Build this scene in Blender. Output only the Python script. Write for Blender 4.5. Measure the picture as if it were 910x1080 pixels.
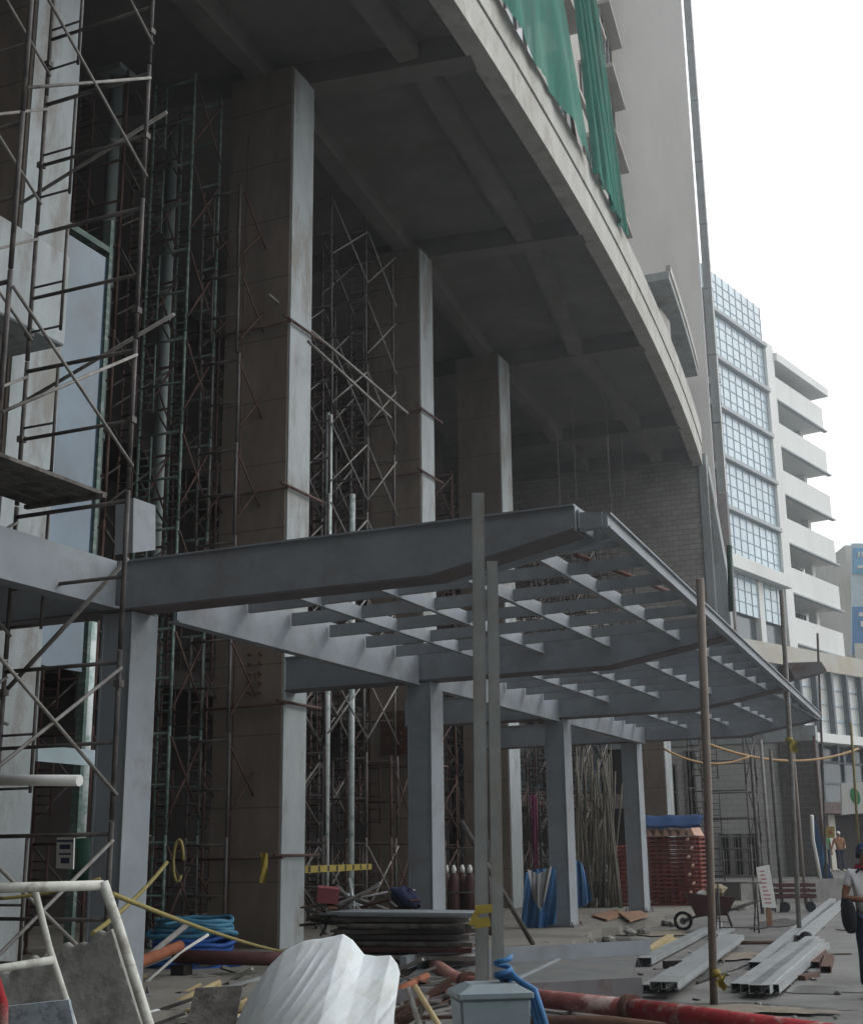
import bpy, bmesh, math, random
from mathutils import Vector, Matrix
random.seed(7)
R_ = math.radians
for o in list(bpy.data.objects): bpy.data.objects.remove(o)
S = bpy.context.scene
COL = S.collection
V = Vector
# ------------------------------------------------------------------ camera
F_PX, CX, CY, PITCH, CAM_H, YAW, ROLL = 1370., 455., 540., R_(14.775), 1.65, R_(24.26), -.0122
cam_d = bpy.data.cameras.new('camera'); cam = bpy.data.objects.new('camera', cam_d); COL.objects.link(cam)
cam_d.sensor_fit = 'HORIZONTAL'; cam_d.sensor_width = 36; cam_d.lens = F_PX/910*36
cam_d.clip_start = .05; cam_d.clip_end = 2000
cam.location = (0, 0, CAM_H); cam.rotation_euler = (Matrix.Rotation(YAW, 3, 'Z') @ Matrix.Rotation(R_(90)+PITCH, 3, 'X') @ Matrix.Rotation(ROLL, 3, 'Z')).to_euler()
S.camera = cam
# ------------------------------------------------------------------ world and sun (thin bright overcast)
W = bpy.data.worlds.new('World'); S.world = W; W.use_nodes = True
nt = W.node_tree; nt.nodes.clear(); N = nt.nodes.new
out = N('ShaderNodeOutputWorld'); bg = N('ShaderNodeBackground'); bg2 = N('ShaderNodeBackground'); mix = N('ShaderNodeMixShader')
sky = N('ShaderNodeTexSky'); sky.sky_type = 'NISHITA'; sky.sun_disc = False
sky.sun_elevation = R_(38); sky.sun_rotation = R_(48); sky.dust_density = 3; sky.air_density = 1.2
bg.inputs[1].default_value = .12
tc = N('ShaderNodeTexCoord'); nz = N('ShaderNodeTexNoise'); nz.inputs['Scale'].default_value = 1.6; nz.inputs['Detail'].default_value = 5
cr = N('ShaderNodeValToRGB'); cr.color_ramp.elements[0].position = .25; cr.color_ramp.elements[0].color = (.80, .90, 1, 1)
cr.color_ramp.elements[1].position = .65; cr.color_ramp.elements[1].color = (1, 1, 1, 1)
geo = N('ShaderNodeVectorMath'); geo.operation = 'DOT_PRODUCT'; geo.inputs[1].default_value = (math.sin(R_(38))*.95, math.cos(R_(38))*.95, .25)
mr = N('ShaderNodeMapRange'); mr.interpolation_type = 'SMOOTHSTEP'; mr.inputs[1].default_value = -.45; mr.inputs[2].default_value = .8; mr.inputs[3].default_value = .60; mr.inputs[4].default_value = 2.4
L = nt.links.new
L(sky.outputs[0], bg.inputs[0]); L(tc.outputs['Generated'], nz.inputs[0]); L(nz.outputs[0], cr.inputs[0]); L(cr.outputs[0], bg2.inputs[0])
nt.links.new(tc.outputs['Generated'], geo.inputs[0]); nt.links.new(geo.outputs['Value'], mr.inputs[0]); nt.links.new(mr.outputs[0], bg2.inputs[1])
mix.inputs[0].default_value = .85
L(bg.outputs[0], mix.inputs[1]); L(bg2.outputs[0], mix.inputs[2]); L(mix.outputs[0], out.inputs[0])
sd = bpy.data.lights.new('sun', 'SUN'); sd.energy = 1.0; sd.angle = R_(20); sd.color = (1, .96, .9)
so = bpy.data.objects.new('sun', sd); COL.objects.link(so)
sdir = V((math.sin(R_(48))*math.cos(R_(38)), math.cos(R_(48))*math.cos(R_(38)), math.sin(R_(38))))
so.rotation_euler = sdir.to_track_quat('Z', 'Y').to_euler()
S.view_settings.view_transform = 'Standard'; S.view_settings.look = 'None'
S.view_settings.exposure = -.22; S.view_settings.gamma = 1; S.view_settings.use_curve_mapping = False
S.render.engine = 'CYCLES'; S.cycles.max_bounces = 6; S.cycles.diffuse_bounces = 3
# ------------------------------------------------------------------ pixel of the survey photo -> place in the world
F0 = V((-math.sin(YAW), math.cos(YAW), 0)); RT = V((math.cos(YAW), math.sin(YAW), 0)); Z = V((0, 0, 1))
FW = F0*math.cos(PITCH)+Z*math.sin(PITCH); UP = Z*math.cos(PITCH)-F0*math.sin(PITCH); RC = RT*math.cos(ROLL)+UP*math.sin(ROLL); UP = UP*math.cos(ROLL)-RT*math.sin(ROLL); C0 = V((0, 0, CAM_H))
def ray(x, y): return FW + RC*((x-CX)/F_PX) + UP*((CY-y)/F_PX)
def pz(x, y, z=0.): d = ray(x, y); return C0+d*((z-CAM_H)/d.z)
def pX(x, y, X): d = ray(x, y); return C0+d*(X/d.x)
def pY(x, y, Y): d = ray(x, y); return C0+d*(Y/d.y)
def pD(x, y, D): return C0+ray(x, y)*D
def pP(x, y, A, dr):
    n = V((dr.y, -dr.x, 0)); d = ray(x, y); return C0+d*((A-C0).dot(n)/d.dot(n))
# ------------------------------------------------------------------ materials
MATS = {}
def mat(name, col, rough=.8, var=.25, scale=3., metal=0., spec=.3, bump=.0, stain=None, stain_amt=.0, stain_scale=1.2, alpha=1., streak=1., lines=0, bscale=40, wave=None):
    if name in MATS: return MATS[name]
    m = bpy.data.materials.new(name); m.use_nodes = True; t = m.node_tree; b = t.nodes['Principled BSDF']
    n = t.nodes.new; l = t.links.new
    b.inputs['Roughness'].default_value = rough; b.inputs['Metallic'].default_value = metal
    b.inputs['Specular IOR Level'].default_value = spec; b.inputs['Alpha'].default_value = alpha
    tc = n('ShaderNodeTexCoord'); mp = n('ShaderNodeMapping'); mp.inputs['Scale'].default_value = (1, 1, 1/streak)
    l(tc.outputs['Object'], mp.inputs[0])
    a = n('ShaderNodeTexNoise'); a.inputs['Scale'].default_value = scale; a.inputs['Detail'].default_value = 8; a.inputs['Roughness'].default_value = .65
    l(mp.outputs[0], a.inputs[0])
    r = n('ShaderNodeValToRGB'); r.color_ramp.elements[0].position = .3; r.color_ramp.elements[1].position = .7
    r.color_ramp.elements[0].color = tuple(c*(1-var) for c in col)+(1,); r.color_ramp.elements[1].color = tuple(min(1, c*(1+var)) for c in col)+(1,)
    l(a.outputs[0], r.inputs[0]); last = r.outputs[0]
    if stain:
        s = n('ShaderNodeTexNoise'); s.inputs['Scale'].default_value = stain_scale; s.inputs['Detail'].default_value = 10; s.inputs['Roughness'].default_value = .7
        mp2 = n('ShaderNodeMapping'); mp2.inputs['Location'].default_value = (7, 3, 5); mp2.inputs['Scale'].default_value = (1, 1, 1/streak)
        l(tc.outputs['Object'], mp2.inputs[0]); l(mp2.outputs[0], s.inputs[0])
        r2 = n('ShaderNodeValToRGB'); r2.color_ramp.elements[0].position = .5; r2.color_ramp.elements[1].position = .62
        r2.color_ramp.elements[0].color = (0, 0, 0, 1); r2.color_ramp.elements[1].color = (stain_amt,)*3+(1,)
        l(s.outputs[0], r2.inputs[0]); mx = n('ShaderNodeMixRGB'); l(r2.outputs[0], mx.inputs[0]); l(last, mx.inputs[1])
        mx.inputs[2].default_value = tuple(stain)+(1,); last = mx.outputs[0]
    if lines:   # formwork joints every `lines` metres of height
        sp = n('ShaderNodeSeparateXYZ'); l(tc.outputs['Object'], sp.inputs[0])
        dv = n('ShaderNodeMath'); dv.operation = 'DIVIDE'; dv.inputs[1].default_value = lines; l(sp.outputs[2], dv.inputs[0])
        fr = n('ShaderNodeMath'); fr.operation = 'FRACT'; l(dv.outputs[0], fr.inputs[0])
        lt = n('ShaderNodeMath'); lt.operation = 'LESS_THAN'; lt.inputs[1].default_value = .02; l(fr.outputs[0], lt.inputs[0])
        ml = n('ShaderNodeMath'); ml.operation = 'MULTIPLY'; ml.inputs[1].default_value = .55; l(lt.outputs[0], ml.inputs[0])
        mx = n('ShaderNodeMixRGB'); l(ml.outputs[0], mx.inputs[0]); l(last, mx.inputs[1]); mx.inputs[2].default_value = tuple(c*.3 for c in col)+(1,); last = mx.outputs[0]
    l(last, b.inputs['Base Color'])
    if bump:
        bn = n('ShaderNodeTexNoise'); bn.inputs['Scale'].default_value = bscale; bn.inputs['Detail'].default_value = 6
        l(tc.outputs['Object'], bn.inputs[0]); bu = n('ShaderNodeBump'); bu.inputs['Strength'].default_value = bump; bu.inputs['Distance'].default_value = .02
        l(bn.outputs[0], bu.inputs['Height']); l(bu.outputs[0], b.inputs['Normal'])
    MATS[name] = m; return m
def brick_mat(name, c1, c2, mortar, bw, bh, rough=.9, ms=.012, axis='x'):
    m = bpy.data.materials.new(name); m.use_nodes = True; t = m.node_tree; b = t.nodes['Principled BSDF']; n = t.nodes.new; l = t.links.new
    tc = n('ShaderNodeTexCoord'); sp = n('ShaderNodeSeparateXYZ'); cb = n('ShaderNodeCombineXYZ'); l(tc.outputs['Object'], sp.inputs[0])
    l(sp.outputs[0 if axis == 'x' else 1], cb.inputs[0]); l(sp.outputs[2], cb.inputs[1])
    br = n('ShaderNodeTexBrick'); l(cb.outputs[0], br.inputs[0]); br.inputs['Scale'].default_value = 1
    br.inputs['Brick Width'].default_value = bw; br.inputs['Row Height'].default_value = bh; br.inputs['Mortar Size'].default_value = ms
    br.inputs['Color1'].default_value = c1+(1,); br.inputs['Color2'].default_value = c2+(1,); br.inputs['Mortar'].default_value = mortar+(1,)
    nz = n('ShaderNodeTexNoise'); nz.inputs['Scale'].default_value = .8; nz.inputs['Detail'].default_value = 8; l(tc.outputs['Object'], nz.inputs[0])
    mm = n('ShaderNodeMixRGB'); mm.blend_type = 'MULTIPLY'; mm.inputs[0].default_value = .5; l(br.outputs[0], mm.inputs[1]); l(nz.outputs[0], mm.inputs[2])
    l(mm.outputs[0], b.inputs['Base Color']); b.inputs['Roughness'].default_value = rough
    bu = n('ShaderNodeBump'); bu.inputs['Strength'].default_value = .5; bu.inputs['Distance'].default_value = .02; bu.invert = True
    l(br.outputs['Fac'], bu.inputs['Height']); l(bu.outputs[0], b.inputs['Normal'])
    return m
CONC = mat('concrete', (.20, .168, .14), .9, .22, 2.2, stain=(.16, .13, .10), stain_amt=.55, stain_scale=.9, bump=.25, streak=3, lines=1.22)
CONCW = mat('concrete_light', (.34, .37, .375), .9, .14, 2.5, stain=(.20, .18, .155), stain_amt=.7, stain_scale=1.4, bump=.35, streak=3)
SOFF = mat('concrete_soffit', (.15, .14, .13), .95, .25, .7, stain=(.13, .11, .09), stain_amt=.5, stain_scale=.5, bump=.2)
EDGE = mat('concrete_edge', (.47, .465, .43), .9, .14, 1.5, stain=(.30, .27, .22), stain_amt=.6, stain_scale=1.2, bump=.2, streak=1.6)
GROUND = mat('ground_concrete', (.16, .157, .147), .7, .3, .5, stain=(.085, .08, .073), stain_amt=.85, stain_scale=.7, bump=.5, bscale=9)
SLAB = mat('floor_concrete', (.20, .19, .165), .85, .25, .8, stain=(.13, .12, .10), stain_amt=.6, stain_scale=.8, bump=.35, bscale=18)
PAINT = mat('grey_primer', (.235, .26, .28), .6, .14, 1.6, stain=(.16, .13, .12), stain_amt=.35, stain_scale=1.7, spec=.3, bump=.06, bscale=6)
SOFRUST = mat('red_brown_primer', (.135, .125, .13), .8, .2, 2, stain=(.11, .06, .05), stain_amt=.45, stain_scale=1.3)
PAINTD = mat('grey_primer_rust', (.16, .155, .16), .65, .2, 2, stain=(.12, .05, .03), stain_amt=.6, stain_scale=2)
GALV = mat('galvanised', (.34, .365, .37), .42, .12, 2, metal=.35, stain=(.25, .24, .22), stain_amt=.5, streak=1)
RUST = mat('rust_steel', (.10, .052, .038), .85, .35, 6, bump=.2)
TUBE = mat('scaffold_tube', (.075, .068, .064), .65, .4, 5, stain=(.17, .15, .13), stain_amt=.6, stain_scale=3)
TUBEL = mat('scaffold_tube_pale', (.22, .215, .20), .6, .25, 5, stain=(.12, .09, .07), stain_amt=.6, stain_scale=5)
TUBER = mat('scaffold_tube_rust', (.085, .05, .042), .8, .35, 5)
TUBEG = mat('scaffold_tube_green', (.09, .14, .12), .6, .25, 5, stain=(.25, .28, .26), stain_amt=.8, stain_scale=4, streak=.35)
WOODG = mat('weathered_wood', (.13, .12, .11), .9, .45, 6, bump=.4, stain=(.04, .035, .03), stain_amt=.8, stain_scale=5)
WOODY = mat('yellow_timber', (.42, .33, .18), .8, .2, 5)
PLY = mat('brown_plywood', (.26, .15, .09), .8, .25, 3)
BAMB = mat('bamboo', (.15, .14, .11), .7, .35, 4)
FACADE = mat('grey_plaster', (.40, .38, .35), .9, .1, 1.2, stain=(.3, .28, .26), stain_amt=.4, stain_scale=.5, streak=3)
TOWER = mat('tower_plaster', (.80, .78, .74), .85, .06, .6, stain=(.66, .64, .60), stain_amt=.5, stain_scale=.3, streak=4)
DARK = mat('dark_void', (.035, .03, .03), .9, .3, 1)
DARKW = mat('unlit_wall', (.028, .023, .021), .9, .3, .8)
WHITE = mat('white_paint', (.74, .75, .74), .6, .05, 2, stain=(.5, .5, .48), stain_amt=.3)
OFFW = mat('offwhite_render', (.76, .77, .74), .8, .05, .3, stain=(.6, .6, .57), stain_amt=.35, stain_scale=.2, streak=4)
GLASSB = mat('pale_blue_glazing', (.52, .63, .68), .15, .12, .15, spec=.7)
GLASSD = mat('dark_glazing', (.06, .085, .09), .12, .3, .3, spec=.6)
GLASSM = mat('sky_tinted_glazing', (.045, .085, .12), .1, .5, .7, spec=.9, metal=.15)
MULL2 = mat('mullion_blue_grey', (.34, .42, .47), .5, .1, 2)
MULL = mat('mullion_grey', (.12, .14, .16), .5, .1, 2)
NET = mat('green_debris_net', (.012, .15, .105), .85, .3, 1.5, streak=6, stain=(.008, .085, .06), stain_amt=.6, stain_scale=1.3, alpha=.92)
RED = mat('red_paint', (.34, .03, .035), .8, .3, 5, stain=(.42, .30, .27), stain_amt=.8, stain_scale=5, bump=.2)
REDF = mat('red_orange_frames', (.20, .042, .028), .75, .45, 4)
MAROON = mat('maroon_paint', (.075, .028, .03), .75, .3, 5)
ORANGE = mat('orange_rust', (.26, .09, .045), .8, .3, 6)
TIP = mat('pale_orange_tip', (.60, .38, .28), .8, .15, 5)
BLUE = mat('blue_sheet', (.05, .16, .34), .6, .25, 3, stain=(.12, .25, .42), stain_amt=.4)
BLUEP = mat('blue_hose_material', (.02, .09, .33), .45, .2, 6)
BLUEL = mat('light_blue_hose_material', (.05, .18, .28), .45, .2, 6)
NAVY = mat('navy_cloth', (.02, .025, .06), .9, .2, 8)
BLACKC = mat('black_cloth', (.015, .015, .02), .85, .2, 8)
TARPW = mat('white_tarp_cloth', (.74, .78, .79), .7, .06, 3, stain=(.55, .50, .40), stain_amt=.3, stain_scale=5, bump=.10, bscale=40)
TARPG = mat('grey_cloth', (.30, .31, .31), .85, .12, 5, bump=.2)
BINM = mat('grey_green_plastic', (.22, .27, .29), .5, .1, 3, stain=(.18, .2, .2), stain_amt=.5, stain_scale=5)
YEL = mat('yellow_tape', (.30, .23, .04), .6, .2, 8)
YELG = mat('yellow_rope', (.24, .20, .07), .7, .2, 8)
ORH = mat('orange_hose', (.34, .20, .08), .6, .2, 4)
PINK = mat('pink_cloth', (.42, .13, .26), .8, .15, 5)
SKIN = mat('skin', (.30, .15, .09), .55, .08, 8)
HAIR = mat('dark_hair', (.015, .012, .01), .7, .2, 20)
SHIRT = mat('white_shirt_cloth', (.72, .72, .74), .85, .05, 6)
GREENS = mat('green_cloth', (.04, .26, .10), .8, .15, 6)
ORS = mat('orange_cloth', (.34, .17, .09), .8, .15, 6)
SIGNW = mat('sign_white', (.72, .72, .68), .6, .05, 4)
SIGNB = mat('sign_blue', (.06, .22, .48), .5, .06, 2)
SIGNL = mat('sign_pale', (.50, .62, .66), .5, .15, .8)
GREEND = mat('green_drum_paint', (.018, .06, .04), .6, .2, 4)
CHB = mat('chunk_concrete', (.27, .265, .24), .95, .25, 3, stain=(.14, .13, .12), stain_amt=.7, stain_scale=4, bump=.6, bscale=16)
MUD = mat('rubble_soil', (.15, .135, .115), .95, .35, 4, bump=.6, bscale=12)
SPECK = mat('speckled_blue_grey_board', (.33, .38, .41), .8, .25, 18, stain=(.12, .13, .15), stain_amt=.7, stain_scale=14)
BRICKS = brick_mat('hollow_block', (.52, .50, .47), (.42, .40, .375), (.26, .24, .22), .42, .21)
BLOCKL = brick_mat('pale_block', (.62, .62, .59), (.55, .55, .52), (.42, .41, .39), .45, .22)
BLOCKD = brick_mat('dark_block', (.13, .12, .11), (.10, .095, .09), (.19, .18, .17), .42, .21)
# ------------------------------------------------------------------ geometry helpers
class MB:
    def __init__(s): s.v = []; s.f = []; s.sm = []; s.mi = []; s.cur = 0
    def add(s, vs, fs, smooth=False):
        o = len(s.v); s.v += [tuple(v) for v in vs]
        for f in fs: s.f.append([i+o for i in f]); s.sm.append(smooth); s.mi.append(s.cur)
        return s
    def box(s, a, b):
        x0, y0, z0 = a; x1, y1, z1 = b
        return s.add([(x0,y0,z0),(x1,y0,z0),(x1,y1,z0),(x0,y1,z0),(x0,y0,z1),(x1,y0,z1),(x1,y1,z1),(x0,y1,z1)],
                     [(0,3,2,1),(4,5,6,7),(0,1,5,4),(1,2,6,5),(2,3,7,6),(3,0,4,7)])
    def hexa(s, b4, t4):
        return s.add(list(b4)+list(t4), [(0,3,2,1),(4,5,6,7),(0,1,5,4),(1,2,6,5),(2,3,7,6),(3,0,4,7)])
    def beam(s, p, q, w, h, up=None):      # rectangular bar from p to q
        p = V(p); q = V(q); d = (q-p).normalized(); up = V(up) if up else (V((0,0,1)) if abs(d.z) < .95 else V((1,0,0)))
        sd = d.cross(up).normalized(); u = sd.cross(d).normalized()
        c = [(-1,-1),(1,-1),(1,1),(-1,1)]
        return s.hexa([p+sd*a*w/2+u*b*h/2 for a, b in c], [q+sd*a*w/2+u*b*h/2 for a, b in c])
    def tube(s, pts, r, n=8, r2=None, cap=True):
        pts = [V(p) for p in pts]; m = len(pts); rings = []; vs = []; fs = []
        prev = None
        for i, p in enumerate(pts):
            d = (pts[min(i+1, m-1)]-pts[max(i-1, 0)]).normalized()
            if prev is None:
                a = d.cross(V((0,0,1)));
                if a.length < .1: a = d.cross(V((1,0,0)))
                a.normalize()
            else: a = (prev-d*prev.dot(d)).normalized()
            prev = a; b = d.cross(a); rr = r if r2 is None else r+(r2-r)*i/max(1, m-1)
            if isinstance(r, (list, tuple)): rr = r[i]
            for k in range(n): t = 2*math.pi*k/n; vs.append(p+(a*math.cos(t)+b*math.sin(t))*rr)
        for i in range(m-1):
            for k in range(n): k2 = (k+1) % n; fs.append((i*n+k, i*n+k2, (i+1)*n+k2, (i+1)*n+k))
        s.add(vs, fs, True)
        if cap: s.add(vs[:n], [tuple(reversed(range(n)))]); s.add(vs[-n:], [tuple(range(n))])
        return s
    def prism(s, poly, ext):               # poly: list of 3d points, ext: vector
        n = len(poly); ext = V(ext); a = [V(p) for p in poly]; b = [p+ext for p in a]
        return s.add(a+b, [tuple(reversed(range(n))), tuple(range(n, 2*n))]+[(i, (i+1) % n, (i+1) % n+n, i+n) for i in range(n)])
    def grid(s, fn, nu, nv, smooth=True, closed=False):
        vs = [fn(i/nu, j/nv) for j in range(nv+1) for i in range(nu+1)]
        return s.add(vs, [(j*(nu+1)+i, j*(nu+1)+i+1, (j+1)*(nu+1)+i+1, (j+1)*(nu+1)+i) for j in range(nv) for i in range(nu)], smooth)
    def ball(s, c, r, n=10, m=6, sc=(1,1,1)):
        c = V(c)
        return s.grid(lambda u, v: c+V((math.cos(2*math.pi*u)*math.sin(math.pi*v)*r*sc[0], math.sin(2*math.pi*u)*math.sin(math.pi*v)*r*sc[1], -math.cos(math.pi*v)*r*sc[2])), n, m)
    def build(s, name, m, parent=None, origin=None, bevel=0):
        me = bpy.data.meshes.new(name); o0 = V(origin) if origin else V((0,0,0))
        me.from_pydata([tuple(V(v)-o0) for v in s.v], [], s.f)
        for i, p in enumerate(me.polygons): p.use_smooth = s.sm[i]; p.material_index = s.mi[i]
        bm = bmesh.new(); bm.from_mesh(me); bmesh.ops.remove_doubles(bm, verts=bm.verts, dist=1e-5)
        bmesh.ops.recalc_face_normals(bm, faces=bm.faces)
        if bevel: bmesh.ops.bevel(bm, geom=[e for e in bm.edges if e.calc_face_angle(0) > .6], offset=bevel, segments=1, affect='EDGES')
        bm.to_mesh(me); bm.free()
        for x in (m if isinstance(m, (list, tuple)) else [m]): me.materials.append(x)
        o = bpy.data.objects.new(name, me); COL.objects.link(o)
        if origin: o.location = o0
        if parent:
            o.parent = parent
            if origin: o.location = o0
        return o
def tag(o, label=None, cat=None, group=None, kind=None):
    if label: o['label'] = label
    if cat: o['category'] = cat
    if group: o['group'] = group
    if kind: o['kind'] = kind
    return o
def empty(name, label, cat, group=None, loc=(0,0,0), rz=0):
    o = bpy.data.objects.new(name, None); o.empty_display_size = .2; COL.objects.link(o); o.location = loc; o.rotation_euler.z = rz
    return tag(o, label, cat, group)
def copy_tree(o, parent=None):
    c = o.copy(); COL.objects.link(c); c.parent = parent
    for ch in list(o.children): copy_tree(ch, c)
    return c
def part(name, m, parent): pass
# ================================================================== SETTING
g = MB()
def gfn(u, v):
    x = -400+800*u; y = -60+760*v; return V((x, y, 0))
g.grid(gfn, 4, 4, False)
tag(g.build('ground', GROUND), kind='structure')
# raised floor slab under the building, with a ragged broken edge
rnd = random.Random(3)
pts = []
y = -8.
while y < 49.5:
    pts.append((-8.15+rnd.uniform(-.14, .14)+(.5 if 19 < y < 24 else 0), y)); y += rnd.uniform(.35, .9)
pts.append((-8.2, 49.5))
poly = [V((x, y, .004)) for x, y in pts]+[V((-21.6, 49.5, .004)), V((-21.6, -8, .004))]
m = MB(); m.prism(poly, (0, 0, .17)); tag(m.build('floor_slab', SLAB), kind='structure')
def patch(name, mt, x, y, rx, ry, seed, z=.004):
    r2 = random.Random(seed); c = pz(x, y, 0); n_ = 40; ph = [r2.uniform(0, 6) for _ in range(4)]
    def rad(t): return 1+.18*math.sin(3*t+ph[0])+.13*math.sin(7*t+ph[1])+.08*math.sin(13*t+ph[2])
    pts_ = [V((c.x+rx*math.cos(t)*rad(t), c.y+ry*math.sin(t)*rad(t), z)) for t in [2*math.pi*i/n_ for i in range(n_)]]
    m = MB(); m.add([V((c.x, c.y, z+.012))]+pts_, [(0, i+1, (i+1) % n_+1) for i in range(n_)]); return tag(m.build(name, mt), kind='structure')
WET = mat('damp_concrete', (.085, .082, .075), .28, .25, 1.2, stain=(.14, .135, .125), stain_amt=.6, stain_scale=3, spec=.5)
SAND = mat('spilled_sand', (.22, .19, .15), .95, .25, 6, bump=.6, bscale=30)
for i, (nm_, mt_, x, y, rx, ry) in enumerate([('damp_ground', WET, 740, 1063, 1.5, .5), ('damp_ground', WET, 860, 1044, .9, .5), ('damp_ground', WET, 700, 968, .7, 2.2), ('damp_ground', WET, 640, 995, .6, 1.3), ('damp_ground', WET, 820, 975, .5, 2.0),
    ('sand_spill', SAND, 690, 985, .8, 1.1), ('sand_spill', SAND, 770, 1010, .5, .8), ('sand_spill', SAND, 800, 1068, .7, .35), ('sand_spill', SAND, 300, 1040, 1.6, .9)]): patch(nm_, mt_, x, y, rx, ry, i, .004+.004*i)
# forecourt in front of the far podium
A2 = pD(844, 683, 62); D2 = V((math.sin(R_(22)), math.cos(R_(22)), 0)); N2 = V((D2.y, -D2.x, 0))
A2g = V((A2.x, A2.y, 0))
m = MB(); q = [A2g-D2*20+N2*.1, A2g-D2*20+N2*9, A2g+D2*60+N2*9, A2g+D2*60+N2*.1]
m.prism([p+Z*.004 for p in q], (0, 0, .7)); tag(m.build('forecourt_pavement', GROUND), kind='structure')
# ================================================================== BUILDING UNDER CONSTRUCTION
def eX(y): return -7.82-(y-12.9)**2/499.
BLD = empty('concrete_building', 'large unfinished concrete building with tall square columns and a curved overhanging slab edge', 'building')
def arc(f0, f1, z0, z1, y0, y1, name, mt, n=48):   # solid between two offset curves
    m = MB(); ys = [y0+(y1-y0)*i/n for i in range(n+1)]
    rows = [[V((eX(y)+f0, y, z0)), V((eX(y)+f1, y, z0)), V((eX(y)+f1, y, z1)), V((eX(y)+f0, y, z1))] for y in ys]
    for i in range(n):
        a, b = rows[i], rows[i+1]
        for k in range(4): m.add([a[k], a[(k+1) % 4], b[(k+1) % 4], b[k]], [(0,1,2,3)])
    m.add(rows[0], [(0,1,2,3)]); m.add(rows[-1], [(3,2,1,0)])
    return m.build(name, mt, BLD)
ZS = 16.6
arc(-.42, 0, ZS, ZS+.78, -8, 49.9, 'slab_edge_beam', EDGE)
arc(-.42, .035, ZS+.82, ZS+1.6, -8, 49.9, 'slab_edge_upstand', EDGE)
# slab
m = MB(); n = 40; ys = [-8+57.9*i/n for i in range(n+1)]
for i in range(n):
    a, b = ys[i], ys[i+1]
    m.hexa([(-21.5, a, ZS+.5), (eX(a)-.44, a, ZS+.5), (eX(b)-.44, b, ZS+.5), (-21.5, b, ZS+.5)],
           [(-21.5, a, ZS+.98), (eX(a)-.44, a, ZS+.98), (eX(b)-.44, b, ZS+.98), (-21.5, b, ZS+.98)])
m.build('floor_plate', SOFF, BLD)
# radial and lengthwise beams under the slab
rad = [((-11.45, 5), (-8.5, 5)), ((-11.45, 12.8), (-8.2, 12.9)), ((-11.6, 20.2), (-8.1, 20.7)), ((-12.8, 28.3), (-8.0, 28.85)), ((-13.7, 36.5), (-8.6, 36.7)), ((-14.0, 44.7), (-9.7, 44.7)), ((-14.5, 48.9), (-10.4, 49.2))]
for i, (a, b) in enumerate(rad):
    a = V((a[0], a[1], ZS+.27)); b = V((eX(b[1])-.36, b[1], ZS+.27)); d = (b-a).normalized()
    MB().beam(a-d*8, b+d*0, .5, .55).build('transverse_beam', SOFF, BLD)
lon1 = [(-12.3, -8), (-12.2, 12.9), (-12.45, 20.3), (-13.2, 28.4), (-14.2, 36.6), (-14.8, 44.7), (-15.1, 49)]
lon2 = [(-9.3, -8), (-9.3, 12.9), (-9.45, 20.4), (-10.1, 28.6), (-11.4, 36.6), (-11.8, 44.7), (-12.1, 49)]
for ln in (lon1, lon2):
    for (x0, y0), (x1, y1) in zip(ln, ln[1:]):
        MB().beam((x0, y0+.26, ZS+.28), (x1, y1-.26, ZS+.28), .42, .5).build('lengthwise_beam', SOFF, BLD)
# columns: (right X, front Y, width X, depth Y)
cols = [(-11.6, -3.7, 1.3, 1.0), (-11.6, 4.3, 1.3, 1.0), (-11.6, 12.3, 1.3, .97), (-11.6, 19.38, 1.4, .82), (-12.7, 27.55, -12.7-pY(390, 540, 27.55).x, .8), (-13.58, 35.25, -13.58-pY(483, 500, 35.25).x, .92)]
pa_ = pY(685, 800, 42.5).x; pb_ = pY(700, 800, 42.5).x
MB().box((pa_-.3, 42.5, .13), (pb_, 43.4, 5.3)).build('pier', CONC, BLD)
MB().box((pb_+.003, 42.52, .13), (pb_+.03, 43.38, 5.28)).build('pier_lit_skin', CONCW, BLD)  # paler side skin, the pier's lit tone put into its colour
for i, (x, y, w, d) in enumerate(cols):
    m = MB(); m.hexa([(x-w, y, 0.12), (x, y, 0.12), (x, y+d, 0.12), (x-w, y+d, 0.12)], [(x-w, y, ZS+.1), (x, y, ZS+.1), (x, y+d, ZS+.1), (x-w, y+d, ZS+.1)])
    m.build('column', CONC, BLD, bevel=.015)
# paler skin on the street faces of the columns, their lit tone coloured in
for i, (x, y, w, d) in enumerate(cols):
    m = MB(); m.box((x+.003, y+.02, .13), (x+.03, y+d-.02, ZS+.02)); m.build('column_lit_skin', CONCW, BLD)
for (x, y) in [(-18, 8), (-18, 19), (-18.5, 30), (-19, 41)]:
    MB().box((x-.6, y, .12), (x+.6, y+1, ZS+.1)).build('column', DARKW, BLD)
# back and end walls, deep interior floors
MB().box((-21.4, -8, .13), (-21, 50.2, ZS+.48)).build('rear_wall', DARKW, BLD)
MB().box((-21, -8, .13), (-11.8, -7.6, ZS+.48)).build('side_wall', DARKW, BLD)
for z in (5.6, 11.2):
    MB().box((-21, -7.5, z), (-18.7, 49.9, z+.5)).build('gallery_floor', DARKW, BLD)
MB().box((-21, -24, .13), (26, -14, 31)).build('unseen_shade_block', DARKW, BLD)  # unseen dark mass behind the camera, added to shade the faces turned toward it
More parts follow.
